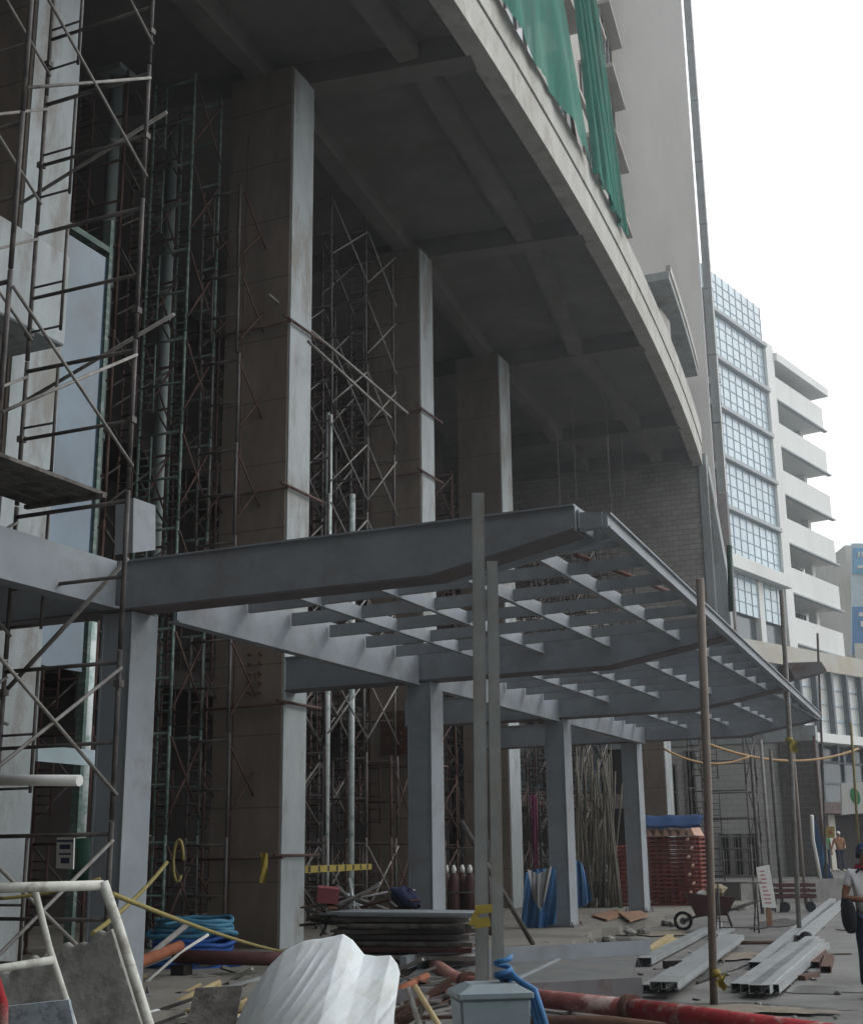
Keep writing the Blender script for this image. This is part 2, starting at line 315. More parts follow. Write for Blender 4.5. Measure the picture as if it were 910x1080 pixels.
# brick end wall, with pale corner post
MB().box((-21, 50.02, 6.12), (-10.76, 50.3, ZS+.495)).build('block_end_wall', BRICKS, BLD)
MB().box((-10.755, 49.95, 6.13), (-10.44, 50.35, ZS+.49)).build('corner_post', CONCW, BLD)
MB().prism([(-10.435, 50.2, 16.7), (-9.98, 50.2, 12.3), (-9.9, 50.2, 6.13), (-10.435, 50.2, 6.13)], (0, .5, 0)).build('tapered_fin', CONCW, BLD)
MB().box((-21, 50.0, 5.55), (-7.1, 50.5, 6.11)).build('lintel_beam', CONCW, BLD)
def wall_open(x0, x1, z0, z1, y0, y1, holes, mt, name):
    m = MB(); xs = sorted({x0, x1}|{h[0] for h in holes}|{h[1] for h in holes}); zs = sorted({z0, z1}|{h[2] for h in holes}|{h[3] for h in holes})
    for a, b in zip(xs, xs[1:]):
        for c, d in zip(zs, zs[1:]):
            if any(h[0] <= a and b <= h[1] and h[2] <= c and d <= h[3] for h in holes): continue
            m.box((a, y0, c), (b, y1, d))
    return m.build(name, mt, BLD)
def hole(xa, ya, xb, yb): p = pY(xa, ya, 50.05); q = pY(xb, yb, 50.05); return (p.x, q.x, q.z, p.z)
ho = [hole(707, 806, 717, 862), hole(721, 792, 737, 868), hole(758, 880, 803, 935)]
xw0 = pY(690, 800, 50.05).x; xw1 = pY(822, 800, 50.05).x
wall_open(xw0, xw1-.02, .21, 5.54, 50.05, 50.35, ho, BLOCKL, 'ground_storey_wall')
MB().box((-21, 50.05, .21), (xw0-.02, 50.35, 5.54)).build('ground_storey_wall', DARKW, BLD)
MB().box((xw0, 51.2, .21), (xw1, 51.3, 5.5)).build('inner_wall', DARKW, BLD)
for h in ho[:2]:
    w = MB()
    for a, b in [((h[0], h[2]), (h[0]+.07, h[3])), ((h[1]-.07, h[2]), (h[1], h[3])), ((h[0]+.07, h[2]), (h[1]-.07, h[2]+.07)), ((h[0]+.07, h[3]-.07), (h[1]-.07, h[3])), ((h[0]+.07, (h[2]+h[3])/2-.1), (h[1]-.07, (h[2]+h[3])/2-.03))]:
        w.box((a[0], 49.98, a[1]), (b[0], 50.04, b[1]))
    w.build('window_frame', TUBEL, BLD)
xp1 = pY(859, 800, 49.9).x
MB().box((xw1+.01, 49.9, .21), (xp1, 51.1, 5.53)).build('block_pier', BLOCKD, BLD, bevel=.01)
h = ho[2]; w = MB(); ng = 13
for i in range(ng): x = h[0]+(h[1]-h[0])*i/(ng-1); w.box((x-.012, 49.95, h[2]), (x+.012, 49.99, h[3]))
for t in (.04, .5, .95): z = h[2]+(h[3]-h[2])*t; w.box((h[0], 49.92, z-.03), (h[1], 49.948, z+.03))
for t in (.33, .66): x = h[0]+(h[1]-h[0])*t; w.box((x-.09, 49.9, h[2]), (x+.09, 49.919, h[3]))
w.build('gate', TUBEL, BLD)
# upper storeys set back from the edge
FB = -2.8
arc(-3.3, FB, ZS+1.0, 46, -8, 50.8, 'upper_facade', FACADE, 40)
for k in range(9):
    z = ZS+2.4+k*3.05
    for y0 in [-6+5.2*i for i in range(10)]+[45.9]:
        y1 = y0+3.2
        if y0 < 6: continue
        X0 = eX(y0)+FB; X1 = eX(y1)+FB
        wn = MB().hexa([(X0+.003, y0, z), (X0+.03, y0, z), (X1+.03, y1, z), (X1+.003, y1, z)], [(X0+.003, y0, z+1.6), (X0+.03, y0, z+1.6), (X1+.03, y1, z+1.6), (X1+.003, y1, z+1.6)]).build('window', GLASSD, BLD)
        hd = MB().hexa([(X0+.0, y0-.1, z+1.62), (X0+.55, y0-.1, z+1.62), (X1+.55, y1+.1, z+1.62), (X1+.0, y1+.1, z+1.62)], [(X0+.0, y0-.1, z+1.8), (X0+.55, y0-.1, z+1.8), (X1+.55, y1+.1, z+1.8), (X1+.0, y1+.1, z+1.8)]).build('window_hood', FACADE, wn)
        fr = MB()
        for t in (0, .33, .66, 1): 
            yy = y0+3.2*t; XX = eX(yy)+FB; fr.box((XX+.031, yy-.04, z), (XX+.09, yy+.04, z+1.6))
        fr.hexa([(X0+.031, y0, z+1.5), (X0+.08, y0, z+1.5), (X1+.08, y1, z+1.5), (X1+.031, y1, z+1.5)], [(X0+.031, y0, z+1.6), (X0+.08, y0, z+1.6), (X1+.08, y1, z+1.6), (X1+.031, y1, z+1.6)])
        fr.build('frame', TUBEL, wn)
# tall blank tower wall behind the block
TWc = []
YT = 50.9
a = pY(655, 206, YT); b = pY(734, 300, YT); TX0, TX1 = a.x, b.x
m = MB(); m.hexa([(TX0-3, YT, 6.2), (TX1, YT+.8, 6.2), (TX1-2.5, YT+9, 5.7), (TX0-3, YT+9, 5.7)], [(TX0-3, YT, 60), (TX1, YT+.8, 60), (TX1-2.5, YT+9, 60), (TX0-3, YT+9, 60)])
m.build('tower_wall', TOWER, BLD)
# cladding strip beyond the tower corner
z = 16.
k = 0
while z < 58:
    MB().box((TX1+.06, YT+1.2, z), (TX1+.40, YT+1.45, z+3.0)).build('cladding_panel', GALV, BLD); z += 3.05
MB().box((TX1-.1, YT+.82, 14), (TX1+.035, YT+.95, 60)).build('corner_trim', WHITE, BLD)
# ribbed service riser on the far side
ra = pY(742, 400, 55.5); rb = pY(757, 400, 55.5)
MB().box((ra.x, 55.5, 6.2), (rb.x, 55.9, pY(745, 302, 55.5).z)).build('service_riser', PAINTD, BLD)
zr = pY(745, 402, 55.5).z
for z in (zr, zr-1.0, zr-4): MB().box((ra.x-.1, 55.2, z-.2), (rb.x+.12, 55.48, z+.1)).build('riser_band', CONCW, BLD)
# second level slab stub
L2 = 20.75
arc(-2.78, .0, L2, L2+.3, 41.0, 50.85, 'upper_slab', CONCW, 14)
arc(-.12, .05, L2+.305, L2+.6, 41.2, 50.85, 'upper_slab_kerb', EDGE, 14)
for y in (41.6, 44.6, 48.2):
    MB().box((eX(y)-1.5, y, ZS+1.61), (eX(y)-1.1, y+.4, L2)).build('stub_column', CONCW, BLD)
MB().box((eX(43)-.6, 42.6, ZS+1.61), (eX(43)-.52, 44.0, L2-.3)).build('infill_panel', FACADE, BLD)
# projecting concrete block on the near left column
MB().box((-12.85, 6.5, 7.98), (-10.6, 12.2, 9.22)).build('cantilever_beam', CONCW, BLD, bevel=.02)
MB().box((-12.4, 6.5, 7.5), (-11.0, 11.5, 7.97)).build('beam_haunch', CONC, BLD)
# glazed screen panels behind the near scaffold
def quadX(name, pts, X, th, mt, parent):
    P = [pX(x, y, X) for x, y in pts]; return MB().prism(P, (-th, 0, 0)).build(name, mt, parent)
gl = empty('glass_screen', 'tall pale glazed screen reflecting the sky behind the left scaffold', 'window')
for y0, y1, z0, z1 in [(14.4, 15.85, 7.3, 11.3), (14.4, 15.85, 5.9, 7.25), (14.4, 15.8, 4.4, 5.3)]:
    MB().box((-13.06, y0, z0), (-13.0, y1, z1)).build('glass_pane', GLASSM, gl)
w = MB(); w.box((-13.1, 15.855, .2), (-12.96, 15.93, 12)); w.box((-13.1, 14.3, .2), (-12.96, 14.395, 12)); w.box((-13.1, 14.4, 11.4), (-12.96, 15.85, 11.5))
w.build('frame', TUBEG, gl)
# rusty plates cast into the columns where the canopy beams meet
for (x, y0, z0) in [(-12.1, 19.36, 4.25), (-13.3, 27.5, 3.9)]:
    m = MB(); m.box((x-.45, y0-.0, z0), (x+.35, y0+.045, z0+1.0))
    m = MB(); m.box((x-.45, y0-.0, z0), (x+.35, y0+.04, z0+1.0)) if y0 > 20 else None
    if y0 > 20: m.build('embedded_plate', RUST, BLD)
    for i in range(5):
        for j in (0, 1):
            MB().tube([(x-.15+j*.22, y0+.04, z0+.15+i*.17), (x-.15+j*.22, y0-.06, z0+.15+i*.17)], .025, 6).build('anchor_bolt', RUST, BLD)
# ================================================================== STEEL CANOPY
CAN = empty('steel_canopy', 'grey painted steel canopy frame of beams, joists and fascia over the forecourt', 'canopy', loc=(-9.2, 11.8, 0))
def cb(mb, name, mt=PAINT, bevel=0):
    o = mb.build(name, mt); o.parent = CAN; o.location = -CAN.location; return o
CBY = [12.0, 19.43, 26.47, 33.3]
def fX(y): return -3.56-.0505*(y-12)
def jz(x): return 4.695+(x+9)*.017
XG = -9.0
for i, y in enumerate(CBY):
    XC = [-9.22, -8.84, -8.95, -9.28][i]
    xt = fX(y)-.05-(.24 if i == 0 else 0); xk = -5.42+fX(y)-fX(12)
    if i == 0: th = .6; th = .34
    xl = -11.57 if i < 2 else (-12.65 if i == 2 else -13.5)
    m = MB(); web = [(xl, y, 4.43), (xk, y, 4.45), (xt, y, 4.77), (xt, y, 5.0), (xl, y, 4.98)]
    inn = [V((p[0], y+.02, p[2])) for p in web]
    m.prism(inn, (0, th-.04, 0))
    cb(m, 'main_beam'); m = MB()
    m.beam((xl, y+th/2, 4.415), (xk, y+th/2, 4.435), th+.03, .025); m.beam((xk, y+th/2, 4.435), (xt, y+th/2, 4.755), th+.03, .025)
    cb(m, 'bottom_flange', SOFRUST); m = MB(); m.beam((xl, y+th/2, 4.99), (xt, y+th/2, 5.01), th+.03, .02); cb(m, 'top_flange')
    if i == 0:
        m = MB(); m.prism([(-5.5, y+.56, 4.45), (fX(y)-.03, y+.56, 4.77), (fX(y)-.03, y+.56, 4.91), (-5.5, y+.56, 4.8)], (0, .08, 0)); cb(m, 'end_rafter'); m = MB(); m.prism([(xt+.012, y+.08, 4.76), (fX(y)-.03, y+.08, 4.78), (fX(y)-.03, y+.08, 4.92), (xt+.012, y+.08, 4.95)], (0, .1, 0)); m.box((xt+.01, y+.06, 4.78), (xt+.03, y+.55, 4.97)); cb(m, 'end_bracket')
    # column
    cy = y+.02; w, d = .36, .5
    zb = .178
    m = MB(); m.box((XC-.37, cy, zb+.03), (XC-.0, cy+.46, 4.40)); m.box((XC-.40, cy-.015, zb+.03), (XC-.375, cy+.475, 4.40))
    m.box((XC+.003, cy-.015, zb+.03), (XC+.025, cy+.475, 4.40)); cb(m, 'column', PAINT)
    m = MB(); m.box((XC-.5, cy-.1, zb), (XC+.12, cy+.56, zb+.028))
    for sx in (-.45, .07):
        for sy in (-.05, .51): m.tube([(XC+sx, cy+sy, zb+.03), (XC+sx, cy+sy, zb+.1)], .018, 6)
    cb(m, 'base_plate', PAINTD)
bays = [(12.0, 19.43, [13.05, 14.1, 15.2, 16.28, 17.42, 18.46]), (19.43, 26.47, [20.45, 21.4, 22.35, 23.3, 24.35, 25.4]), (26.47, 33.3, [27.5, 28.45, 29.4, 30.4, 31.35, 32.3])]
for (ya, yb, js) in bays:
    a, b = ya+(.62 if ya < 13 else .36), yb-.02
    # deep girder on the column line
    m = MB(); m.prism([(XG-.06, a, 4.37), (XG-.06, b, 4.37), (XG-.06, b, 4.93), (XG-.06, a, 4.93)], (.05, 0, 0)); m.box((XG-.14, a, 4.345), (XG+.02, b, 4.368)); cb(m, 'girder')
    for xp in (-7.9, -6.83, -5.74, -4.64):
        z = jz(xp); m = MB(); m.box((xp-.03, a, z-.03), (xp+.03, b, z-.005)); m.box((xp-.012, a, z-.004), (xp+.012, b, z+.15)); cb(m, 'purlin', PAINT)
    for y in js:
        x1 = fX(y)-.05; x0 = XG+.03
        m = MB(); m.hexa([(x0, y, jz(x0)), (x1, y, jz(x1)), (x1, y+.07, jz(x1)), (x0, y+.07, jz(x0))], [(x0, y, jz(x0)+.17), (x1, y, jz(x1)+.13), (x1, y+.06, jz(x1)+.13), (x0, y+.06, jz(x0)+.17)])
        cb(m, 'joist')
# near side girders running out of the picture on the left
m = MB(); m.box((-9.52, 2.0, 4.46), (-9.42, 11.97, 5.0)); m.box((-9.6, 2.0, 4.43), (-9.35, 11.97, 4.458)); cb(m, 'girder')
m = MB(); m.box((XG-.4, 2.2, .13), (XG, 2.65, 4.5)); cb(m, 'column')
# fascia channel
a = V((fX(12.1), 12.1, 4.84)); b = V((fX(33.75), 33.75, 4.86))
m = MB(); m.beam(a, b, .05, .12); m.beam(a+V((.0, 0, .07)), b+V((.0, 0, .07)), .12, .02); m.beam(a+V((0, 0, -.07)), b+V((0, 0, -.07)), .10, .02); cb(m, 'fascia')
m = MB(); p0 = pz(606, 584, 4.93); p1 = pz(735, 636, 4.95)
tag(MB().tube([p0, p1], .03, 8).build('rusty_pipe', RUST), 'thin rusty red pipe lying slantwise through the outer joists of the canopy', 'pipe')
# ================================================================== SCAFFOLDS
def frame_mesh(w, h, mt, r=.024, rungs=2):
    m = MB()
    for x in (0, w): m.tube([(x, 0, 0), (x, 0, h)], r, 6)
    m.tube([(0, 0, h-.12), (w, 0, h-.12)], r*.9, 6); m.tube([(0, 0, h*.45), (w, 0, h*.45)], r*.8, 6)
    m.tube([(w*.3, 0, h-.12), (w*.3, 0, .3)], r*.7, 6)
    for i in range(rungs*2): z = .35+i*(h-.6)/(rungs*2); m.tube([(0, 0, z), (w*.3, 0, z)], r*.55, 5)
    o = m.build('frame', mt); return o
def scaffold(label, x0, y0, w, ys, z0, lv, mt, h=1.75, rz=0, r=.029, braces=True, skew=0., group=None, mb2=None, rungs=2, jitter=0):
    root = empty('scaffold_tower', label, 'scaffold', group, loc=(x0, y0, z0), rz=rz)
    f0 = frame_mesh(w, h-.02, mt, r, rungs); f0.parent = root; first = True
    for j, yy in enumerate(ys):
        for k in range(lv):
            f = f0 if first else f0.copy()
            if not first: COL.objects.link(f)
            first = False; f.location = (skew*j+random.uniform(-jitter, jitter), yy, k*h+.1)
    if braces:
        for j in range(len(ys)-1):
            for k in range(lv):
                for x in (0, w):
                    if random.random() < .12: continue
                    m = MB(); a, b = ys[j], ys[j+1]; rr = r*.7
                    m.tube([(x+.03, a, k*h+.35), (x+.03, b, k*h+h-.1)], rr, 6); m.tube([(x+.045, a, k*h+h-.1), (x+.045, b, k*h+.35)], rr, 6)
                    bo = m.build('cross_brace', mb2 or mt); bo.parent = root
    for yy in ys:
        for x in (0, w): sh = MB(); sh.tube([(x, yy, 0.01), (x, yy, .1)], r*1.2, 6); sh.box((x-.07, yy-.07, 0), (x+.07, yy+.07, .01)); bo = sh.build('base_plate', mt); bo.parent = root
    return root
zf = .176
s1 = scaffold('tall dark tube scaffold at the far left in front of the first column', -10.1, 9.0, 1.54, [0, 2.0], zf, 8, TUBE, r=.027, mb2=TUBEL, rungs=1)
# platform on it
pl = MB()
for i in range(4): pl.box((.12+i*.26, -.6, 5.35), (.36+i*.26, 2.15, 5.39))
pl.box((.1, -.6, 5.30), (1.2, -.52, 5.345)); pl.box((.1, 2.0, 5.30), (1.2, 2.06, 5.345))
po = pl.build('platform', WOODG); po.parent = s1
for a_, b_, r_ in [((-.1, 2.05, 6.6), (1.9, 2.2, 7.4), .022), ((-.4, 2.05, 9.2), (1.75, 2.1, 9.95), .022), ((-.2, 2.1, 3.15), (1.5, 2.1, 4.6), .026), ((.0, 2.1, 2.9), (-.9, 2.1, 3.2), .02)]:
    mo = MB().tube([a_, b_], r_, 6).build('bracing_tube', TUBEL); mo.parent = s1
# couplers
for z in (3.2, 6.1, 7.4, 9.6, 11.0):
    for x in (0, 1.54): mo = MB().box((x-.04, 1.96, z), (x+.04, 2.04, z+.07)).build('coupler', TUBE); mo.parent = s1
scaffold('rust dark scaffold standing inside between the first and second columns', -15.04, 17.3, 1.1, [0, 1.7], zf, 9, TUBER, rungs=4, mb2=TUBE)
scaffold('green and white scaffold tower beside the left edge of the second column', -13.77, 17.93, .9, [0, .9], zf, 9, TUBEG, rungs=4, mb2=TUBER)
scaffold('crowded pale scaffold tower between the second and third columns', -13.92, 23.1, 1.15, [0, 1.7, 3.2], zf, 9, TUBE, mb2=TUBEL, jitter=.05, rungs=3)
scaffold('second row of rusty scaffold deeper between the second and third columns', -15.75, 24.26, 1.2, [0, 1.7, 3.4], zf, 8, TUBER, mb2=TUBE, rungs=3)
scaffold('dark rusty scaffold between the third and fourth columns', -15.73, 31.65, 1.3, [0, 1.8], zf, 7, TUBER, mb2=TUBER, rungs=3)
scaffold('long dark scaffold bank past the fourth column under the slab', -16.37, 39.56, 1.4, [0, 1.8, 3.6, 5.4, 7.2], zf, 7, TUBER, mb2=TUBE, rungs=3)
scaffold('outer scaffold bank nearest the block end wall', -14.47, 44.73, 1.3, [0, 1.7, 3.4], 5.62, 4, TUBE, mb2=TUBER, rungs=2)
scaffold('grey scaffold in front of the pale block wall under the canopy end', -9.83, 41.36, 1.75, [0, 1.7], 0, 3, TUBE, mb2=TUBE, rungs=3)
scaffold('narrow rusty scaffold in front of the third column foot', -13.84, 25.95, 1.1, [0, 1.0], zf, 2, TUBER, rungs=2)
scaffold('dark scaffold behind the second canopy post near the gas bottles', -15.42, 36.5, 1.3, [0, 1.7], zf, 3, TUBER, rungs=3)
for k, (lb, px, y, w, ys, lv, mt, mt2) in enumerate([
    ('dense brown scaffold deep in the bay between the first and second columns', 178, 24.0, 1.2, [0, 1.5, 3.0], 8, TUBER, TUBE),
    ('rusty scaffold right against the left face of the second column', 204, 18.6, .8, [0, 1.2], 8, TUBE, TUBER),
    ('innermost scaffold row far back between the second and third columns', 330, 28.5, 1.2, [0, 1.5, 3.0], 8, TUBE, TUBER),
    ('inner scaffold row far back between the third and fourth columns', 440, 38.0, 1.3, [0, 1.6, 3.2], 8, TUBER, TUBE),
    ('inner scaffold bank behind the fourth column', 552, 43.0, 1.3, [0, 1.6, 3.2, 4.8], 8, TUBER, TUBE),
    ('scaffold beside the fourth column with pale braces', 560, 38.5, 1.3, [0, 1.6, 3.2], 7, TUBE, TUBEL)]):
    scaffold(lb, pY(px, 600, y).x, y, w, ys, zf, lv, mt, mb2=mt2, rungs=3, jitter=.06, h=1.7)
# long diagonal tubes sticking out of the middle scaffold
for (a, b, lb) in [((283, 310), (430, 436), 'upper'), ((325, 360), (412, 440), 'lower')]:
    tag(MB().tube([pY(a[0], a[1], 19.0), pY(b[0], b[1], 25.5)], .03, 6).build('scaffold_tube', TUBEL), lb+' of the two loose pale tubes slanting down across the gap beside the second column', 'pipe')
# tie tubes clamped round the columns
k = 0
for x, y in [((200, 330), 324), ((200, 520), 515), ((196, 752), 745), ((196, 845), 838), ((196, 905), 895)]:
    pass
ties = []
for ci, (x, y, w, d, zs) in enumerate([(-11.57, 19.36, 1.3, .82, [1.6, 4.15, 8.0, 11.2]), (-12.67, 27.52, 1.4, .8, [3.6, 8.4, 10.6, 12.2])]):
    for z in zs:
        m = MB(); m.tube([(x-w-.9, y-.06, z), (x+.1, y-.06, z+.03)], .028, 6); m.tube([(x+.06, y-.3, z+.06), (x+.06, y+d+.4, z+.06)], .028, 6)
        ties.append((ci, z, m))
nm = ['lowest', 'second lowest', 'second highest', 'highest']
for i, (ci, z, m) in enumerate(ties):
    tag(m.build('column_clamp_tube', TUBER), '%s pair of rusty tubes clamped round the %s big column' % (nm[i % 4], ['second', 'third'][ci]), 'scaffold tube', 'tubes clamped round the columns')
# thin hanging lines in front of column two and three
for x, y0, y1, Y, lb in [(250, 330, 975, 19.1, 'thin rusty rod standing against the face of the second column'), (391, 210, 930, 27.2, 'thin rod standing at the left edge of the third column')]:
    a = pY(x+14 if x == 250 else x+1, y0-190, Y); b = pY(x-10 if x == 250 else x-2, y1, Y)
    b.z = .13; tag(MB().tube([b, V((b.x, b.y, a.z))], .014, 6).build('steel_rod', TUBER), lb, 'rod')
for x, y0, y1, Y in [(655, 455, 550, 44), (641, 470, 545, 40), (604, 440, 560, 40), (587, 445, 560, 39)]:
    p = pY(x, y0, Y); q = pY(x, y1, Y)
    tag(MB().tube([V((p.x, p.y, ZS)), V((p.x, p.y, q.z))], .014, 5).build('hanger_wire', TUBEL), 'thin soffit wire, the %s of the four hanging before the block end wall' % {655: 'rightmost', 641: 'second from right', 604: 'second from left', 587: 'leftmost'}[x], 'wire', 'hanger wires under the soffit')
# drain pipes inside
def vpipe(label, x, y, r, z0, z1, mt, collar=True):
    root = empty('drain_pipe', label, 'pipe', loc=(x, y, 0))
    o = MB().tube([(0, 0, z0), (0, 0, z1)], r, 14).build('pipe', mt); o.parent = root
    if collar:
        for z in range(int(z0)+2, int(z1), 3): o = MB().tube([(0, 0, z), (0, 0, z+.12)], r*1.2, 14).build('joint_collar', mt); o.parent = root
        o = MB().box((-r*2.2, -r*2.2, z1), (r*2.2, r*2.2, z1+.12)).build('bracket', mt); o.parent = root
PIPEG = mat('pipe_grey_green', (.22, .26, .25), .5, .12, 2)
PIPEW = mat('pipe_white', (.60, .64, .64), .5, .1, 2, stain=(.1, .25, .2), stain_amt=.7, stain_scale=3)
pp = pY(175, 320, 20.5); vpipe('large grey drain pipe rising inside between first and second columns', pp.x, 20.5, .13, .21, pY(187, 62, 20.5).z, PIPEG)
pp = pY(121, 130, 18.0); vpipe('greenish grey drain pipe beside the glazed screen', pp.x, 18.0, .12, 4.0, 16.5, PIPEG)
pp = pY(91, 720, 16.0); vpipe('short white round post behind the left scaffold below the glass', pp.x, 16.0, .12, 1.5, 5.2, PIPEW, False)
pp = pY(345, 700, 24.1); vpipe('left white patched pipe in the gap between the second and third columns', pp.x, 24.1, .075, .13, 11.2, PIPEW, False)
pp = pY(371, 700, 24.6); vpipe('right white pipe in the gap between the second and third columns', pp.x, 24.6, .065, .13, 9.4, PIPEW, False)
# pale boards
def board(name, label, cat, pts, Y, mt, th=.04, ax='Y'):
    P = [(pY if ax == 'Y' else pX)(x, y, Y) for x, y in pts]
    return tag(MB().prism(P, (0, th, 0) if ax == 'Y' else (-th, 0, 0)).build(name, mt), label, cat)
board('column_stub', 'short grey steel column stub above the left end of the canopy beam', 'stub', [(141, 525), (164, 533), (164, 580), (140, 583)], -10.6, PAINT, .3, 'X')
board('white_board', 'long white board fixed across the gap behind the left scaffold', 'board', [(40, 786), (107, 792), (107, 809), (40, 803)], -10.4, SIGNL, .04, 'X')
nb = empty('notice_board', 'white notice sheet with blue print hanging behind the left scaffold', 'notice', loc=tuple(pY(69, 900, 12.8)))
def lp(o, root): o.parent = root; o.location = -root.location; return o
P = [pY(x, y, 12.8) for x, y in [(60, 883), (78, 884), (77, 917), (59, 916)]]
lp(MB().prism(P, (0, .02, 0)).build('sheet', SIGNW), nb)
m = MB()
for (x0, y0, x1, y1) in [(60, 886, 77, 888.5), (63, 891, 74, 896), (62, 900, 75, 902), (64, 905, 73, 911)]:
    m.prism([pY(x, y, 12.797) for x, y in [(x0, y0), (x1, y0), (x1, y1), (x0, y1)]], (0, .002, 0))
lp(m.build('print', mat('dark_print', (.05, .06, .12))), nb)
m = MB(); m.tube([pY(90, 935, 13.2), pY(90, 885, 13.2)], .17, 16); m.tube([pY(90, 922, 13.2), pY(90, 921, 13.2)], .18, 16)
tag(m.build('green_drum', GREEND), 'dark green drum in the shade right of the notice sheet', 'drum')
tag(MB().tube([pY(-10, 823, 10.0), pY(84, 823.5, 10.0)], .055, 10).build('white_rail', SIGNW), 'thick white painted rail end in front of the left column', 'rail')
# ================================================================== SAFETY NETS
def net(label, cols_, seed, zt=34):
    rr = random.Random(seed)
    # cols_: list of (Y, offset) along the lower hem; strip between first and last, folds in depth
    y0, y1, tb = cols_
    ph = [rr.uniform(0, 6) for _ in range(4)]
    def f(u, v):
        z = ZS+1.4+(zt-ZS-1.4)*v
        yy = y0+(y1-y0)*u
        yt = tb[0]+(tb[1]-tb[0])*u
        y = yy+(yt-yy)*v
        d = .16*math.sin(u*22+ph[0]+v*1.5)+.10*math.sin(u*47+ph[1]-v*2.6)+.10*math.sin(v*7+ph[2]+u*4)
        hem = rr.uniform(-.05, .12) if v == 0 else 0
        return V((eX(y)+.16+d*.4+v*.1, y+.25*math.sin(v*6+ph[3])*v*.3, z-hem))
    m = MB(); m.grid(f, 70, 40)
    return tag(m.build('safety_net', NET), label, 'safety net', 'green nets over the upper storeys')
net('wide green debris net nearest the camera over the curved slab edge', (13.0, 27.6, (6.0, 19.0)), 1)
net('narrow green debris net strip ending in a point beside the pale tower wall', (28.1, 31.9, (22.0, 23.2)), 2)
# poles holding the nets
for i, (y, lb) in enumerate([(27.8, 'bamboo post in the gap between the two green nets'), (32.1, 'bamboo post at the right edge of the narrow green net')]):
    tag(MB().tube([(eX(y)-.15, y, ZS+1.61), (eX(y)-.1, y-6.0, 30)], .04, 7).build('net_pole', BAMB), lb, 'pole')
BALE = mat('pale_ledge', (.42, .45, .46), .7, .1, 1)
# ================================================================== FAR BUILDINGS
AO = pD(754, 326, 90); DO = V((math.sin(R_(13.0)), math.cos(R_(13.0)), 0)); NO = V((DO.y, -DO.x, 0))
AO0 = V((AO.x, AO.y, 0))
def po(u, n, z): return AO0+DO*u+NO*n+Z*z
def obox(m, u0, u1, n0, n1, z0, z1):
    return m.hexa([po(u0, n0, z0), po(u1, n0, z0), po(u1, n1, z0), po(u0, n1, z0)], [po(u0, n0, z1), po(u1, n0, z1), po(u1, n1, z1), po(u0, n1, z1)])
def uo(x, y): return (pP(x, y, AO, DO)-AO0).dot(DO)
def zo(x, y): return pP(x, y, AO, DO).z
OFF = empty('office_building', 'pale office block with blue gridded glazing and white banded balconies behind the site', 'building', loc=tuple(po(0, 0, 0)))
def of(m, name, mt, par=None):
    o = m.build(name, mt); o.parent = par or OFF
    if not par: o.location = -OFF.location
    return o
uL, uM, uR = -6., uo(812, 400), uo(875, 520)
zl = [zo(752, 326), zo(763, 532)]; FH = (zl[0]-zl[1])/4
lev = [zl[0]-FH*i for i in range(-1, 8)]
of(obox(MB(), uL, uM, -12, -.6, 0, lev[0]-FH*.15), 'core_wall', OFFW); 
for i, z in enumerate(lev[:-2]):
    zb = z-FH; zt_ = z-.35
    if i == 0: zt_ = z-.6
    gb = of(obox(MB(), uL, uM-1.0, -.58, 0, zb, zt_), 'window_band', GLASSB)
    m = MB(); n = 13
    for k in range(n+1):
        u = uL+(uM-1.0-uL)*k/n; obox(m, u-.035, u+.035, .0, .04, zb, zt_)
    for k in range(1, 4): zz = zb+(zt_-zb)*k/4; obox(m, uL, uM-1.0, .0, .035, zz-.03, zz+.03)
    o = m.build('mullions', MULL2); o.parent = gb
    if i: of(obox(MB(), uL, uM-.9, -.5, .35, z-.30, z-.02), 'ledge', BALE)
of(obox(MB(), uM-1.0, uM+.4, -.58, .25, 12, lev[1]+.2), 'pier', OFFW)
# balcony wing
za = zo(814, 395); zb_ = zo(814, 441.5); BH = za-zb_*1.0
zt = zo(813, 378)
wing_top = zt
of(obox(MB(), uM+.4, uR, -12, -2.6, 0, wing_top), 'core_wall', OFFW)
of(obox(MB(), uM+.4, uR+.4, -12, .5, wing_top-.3, wing_top+.35), 'roof_slab', OFFW)
for k in range(6):
    ztop = za-k*BH
    zbot = ztop-BH*.52
    par = of(obox(MB(), uM+.4, uR, -2.6, 0, zbot, zbot+.4), 'balcony_slab', OFFW)
    of(obox(MB(), uM+.4, uR, -.25, .0+.003, zbot+.4, ztop), 'parapet', OFFW)
    of(obox(MB(), uR-.3, uR, -2.6, -.26, zbot+.4, ztop), 'end_parapet', OFFW)
    of(obox(MB(), uM+.4, uR+.15, -.1, .25, zbot-.12, zbot-.004), 'slab_nib', BALE)
    wn = of(obox(MB(), uM+.6, uR-1, -2.59, -2.5, zbot+.4, ztop+BH*.42), 'window_band', GLASSB if k < 3 else GLASSD)
    m = MB()
    for q_ in range(16): u = uM+.6+(uR-1.6-uM)*q_/15; obox(m, u-.05, u+.05, -2.5, -2.42, zbot+.4, ztop+BH*.42)
    o = m.build('mullions', MULL); o.parent = wn
    if k: of(obox(MB(), uR-1.5, uR-.9, -2.0, -1.4, ztop, ztop+BH*.45), 'balcony_post', OFFW)
for k, (lv_, u_) in enumerate([(1, .35), (2, .7), (3, .2), (4, .55), (2, .3)]):
    u = uM+.6+(uR-uM-1.5)*u_; z = za-lv_*BH; of(obox(MB(), u, u+.9, -2.4, -1.9, z-.2, z+.45), 'air_conditioner', SIGNW)
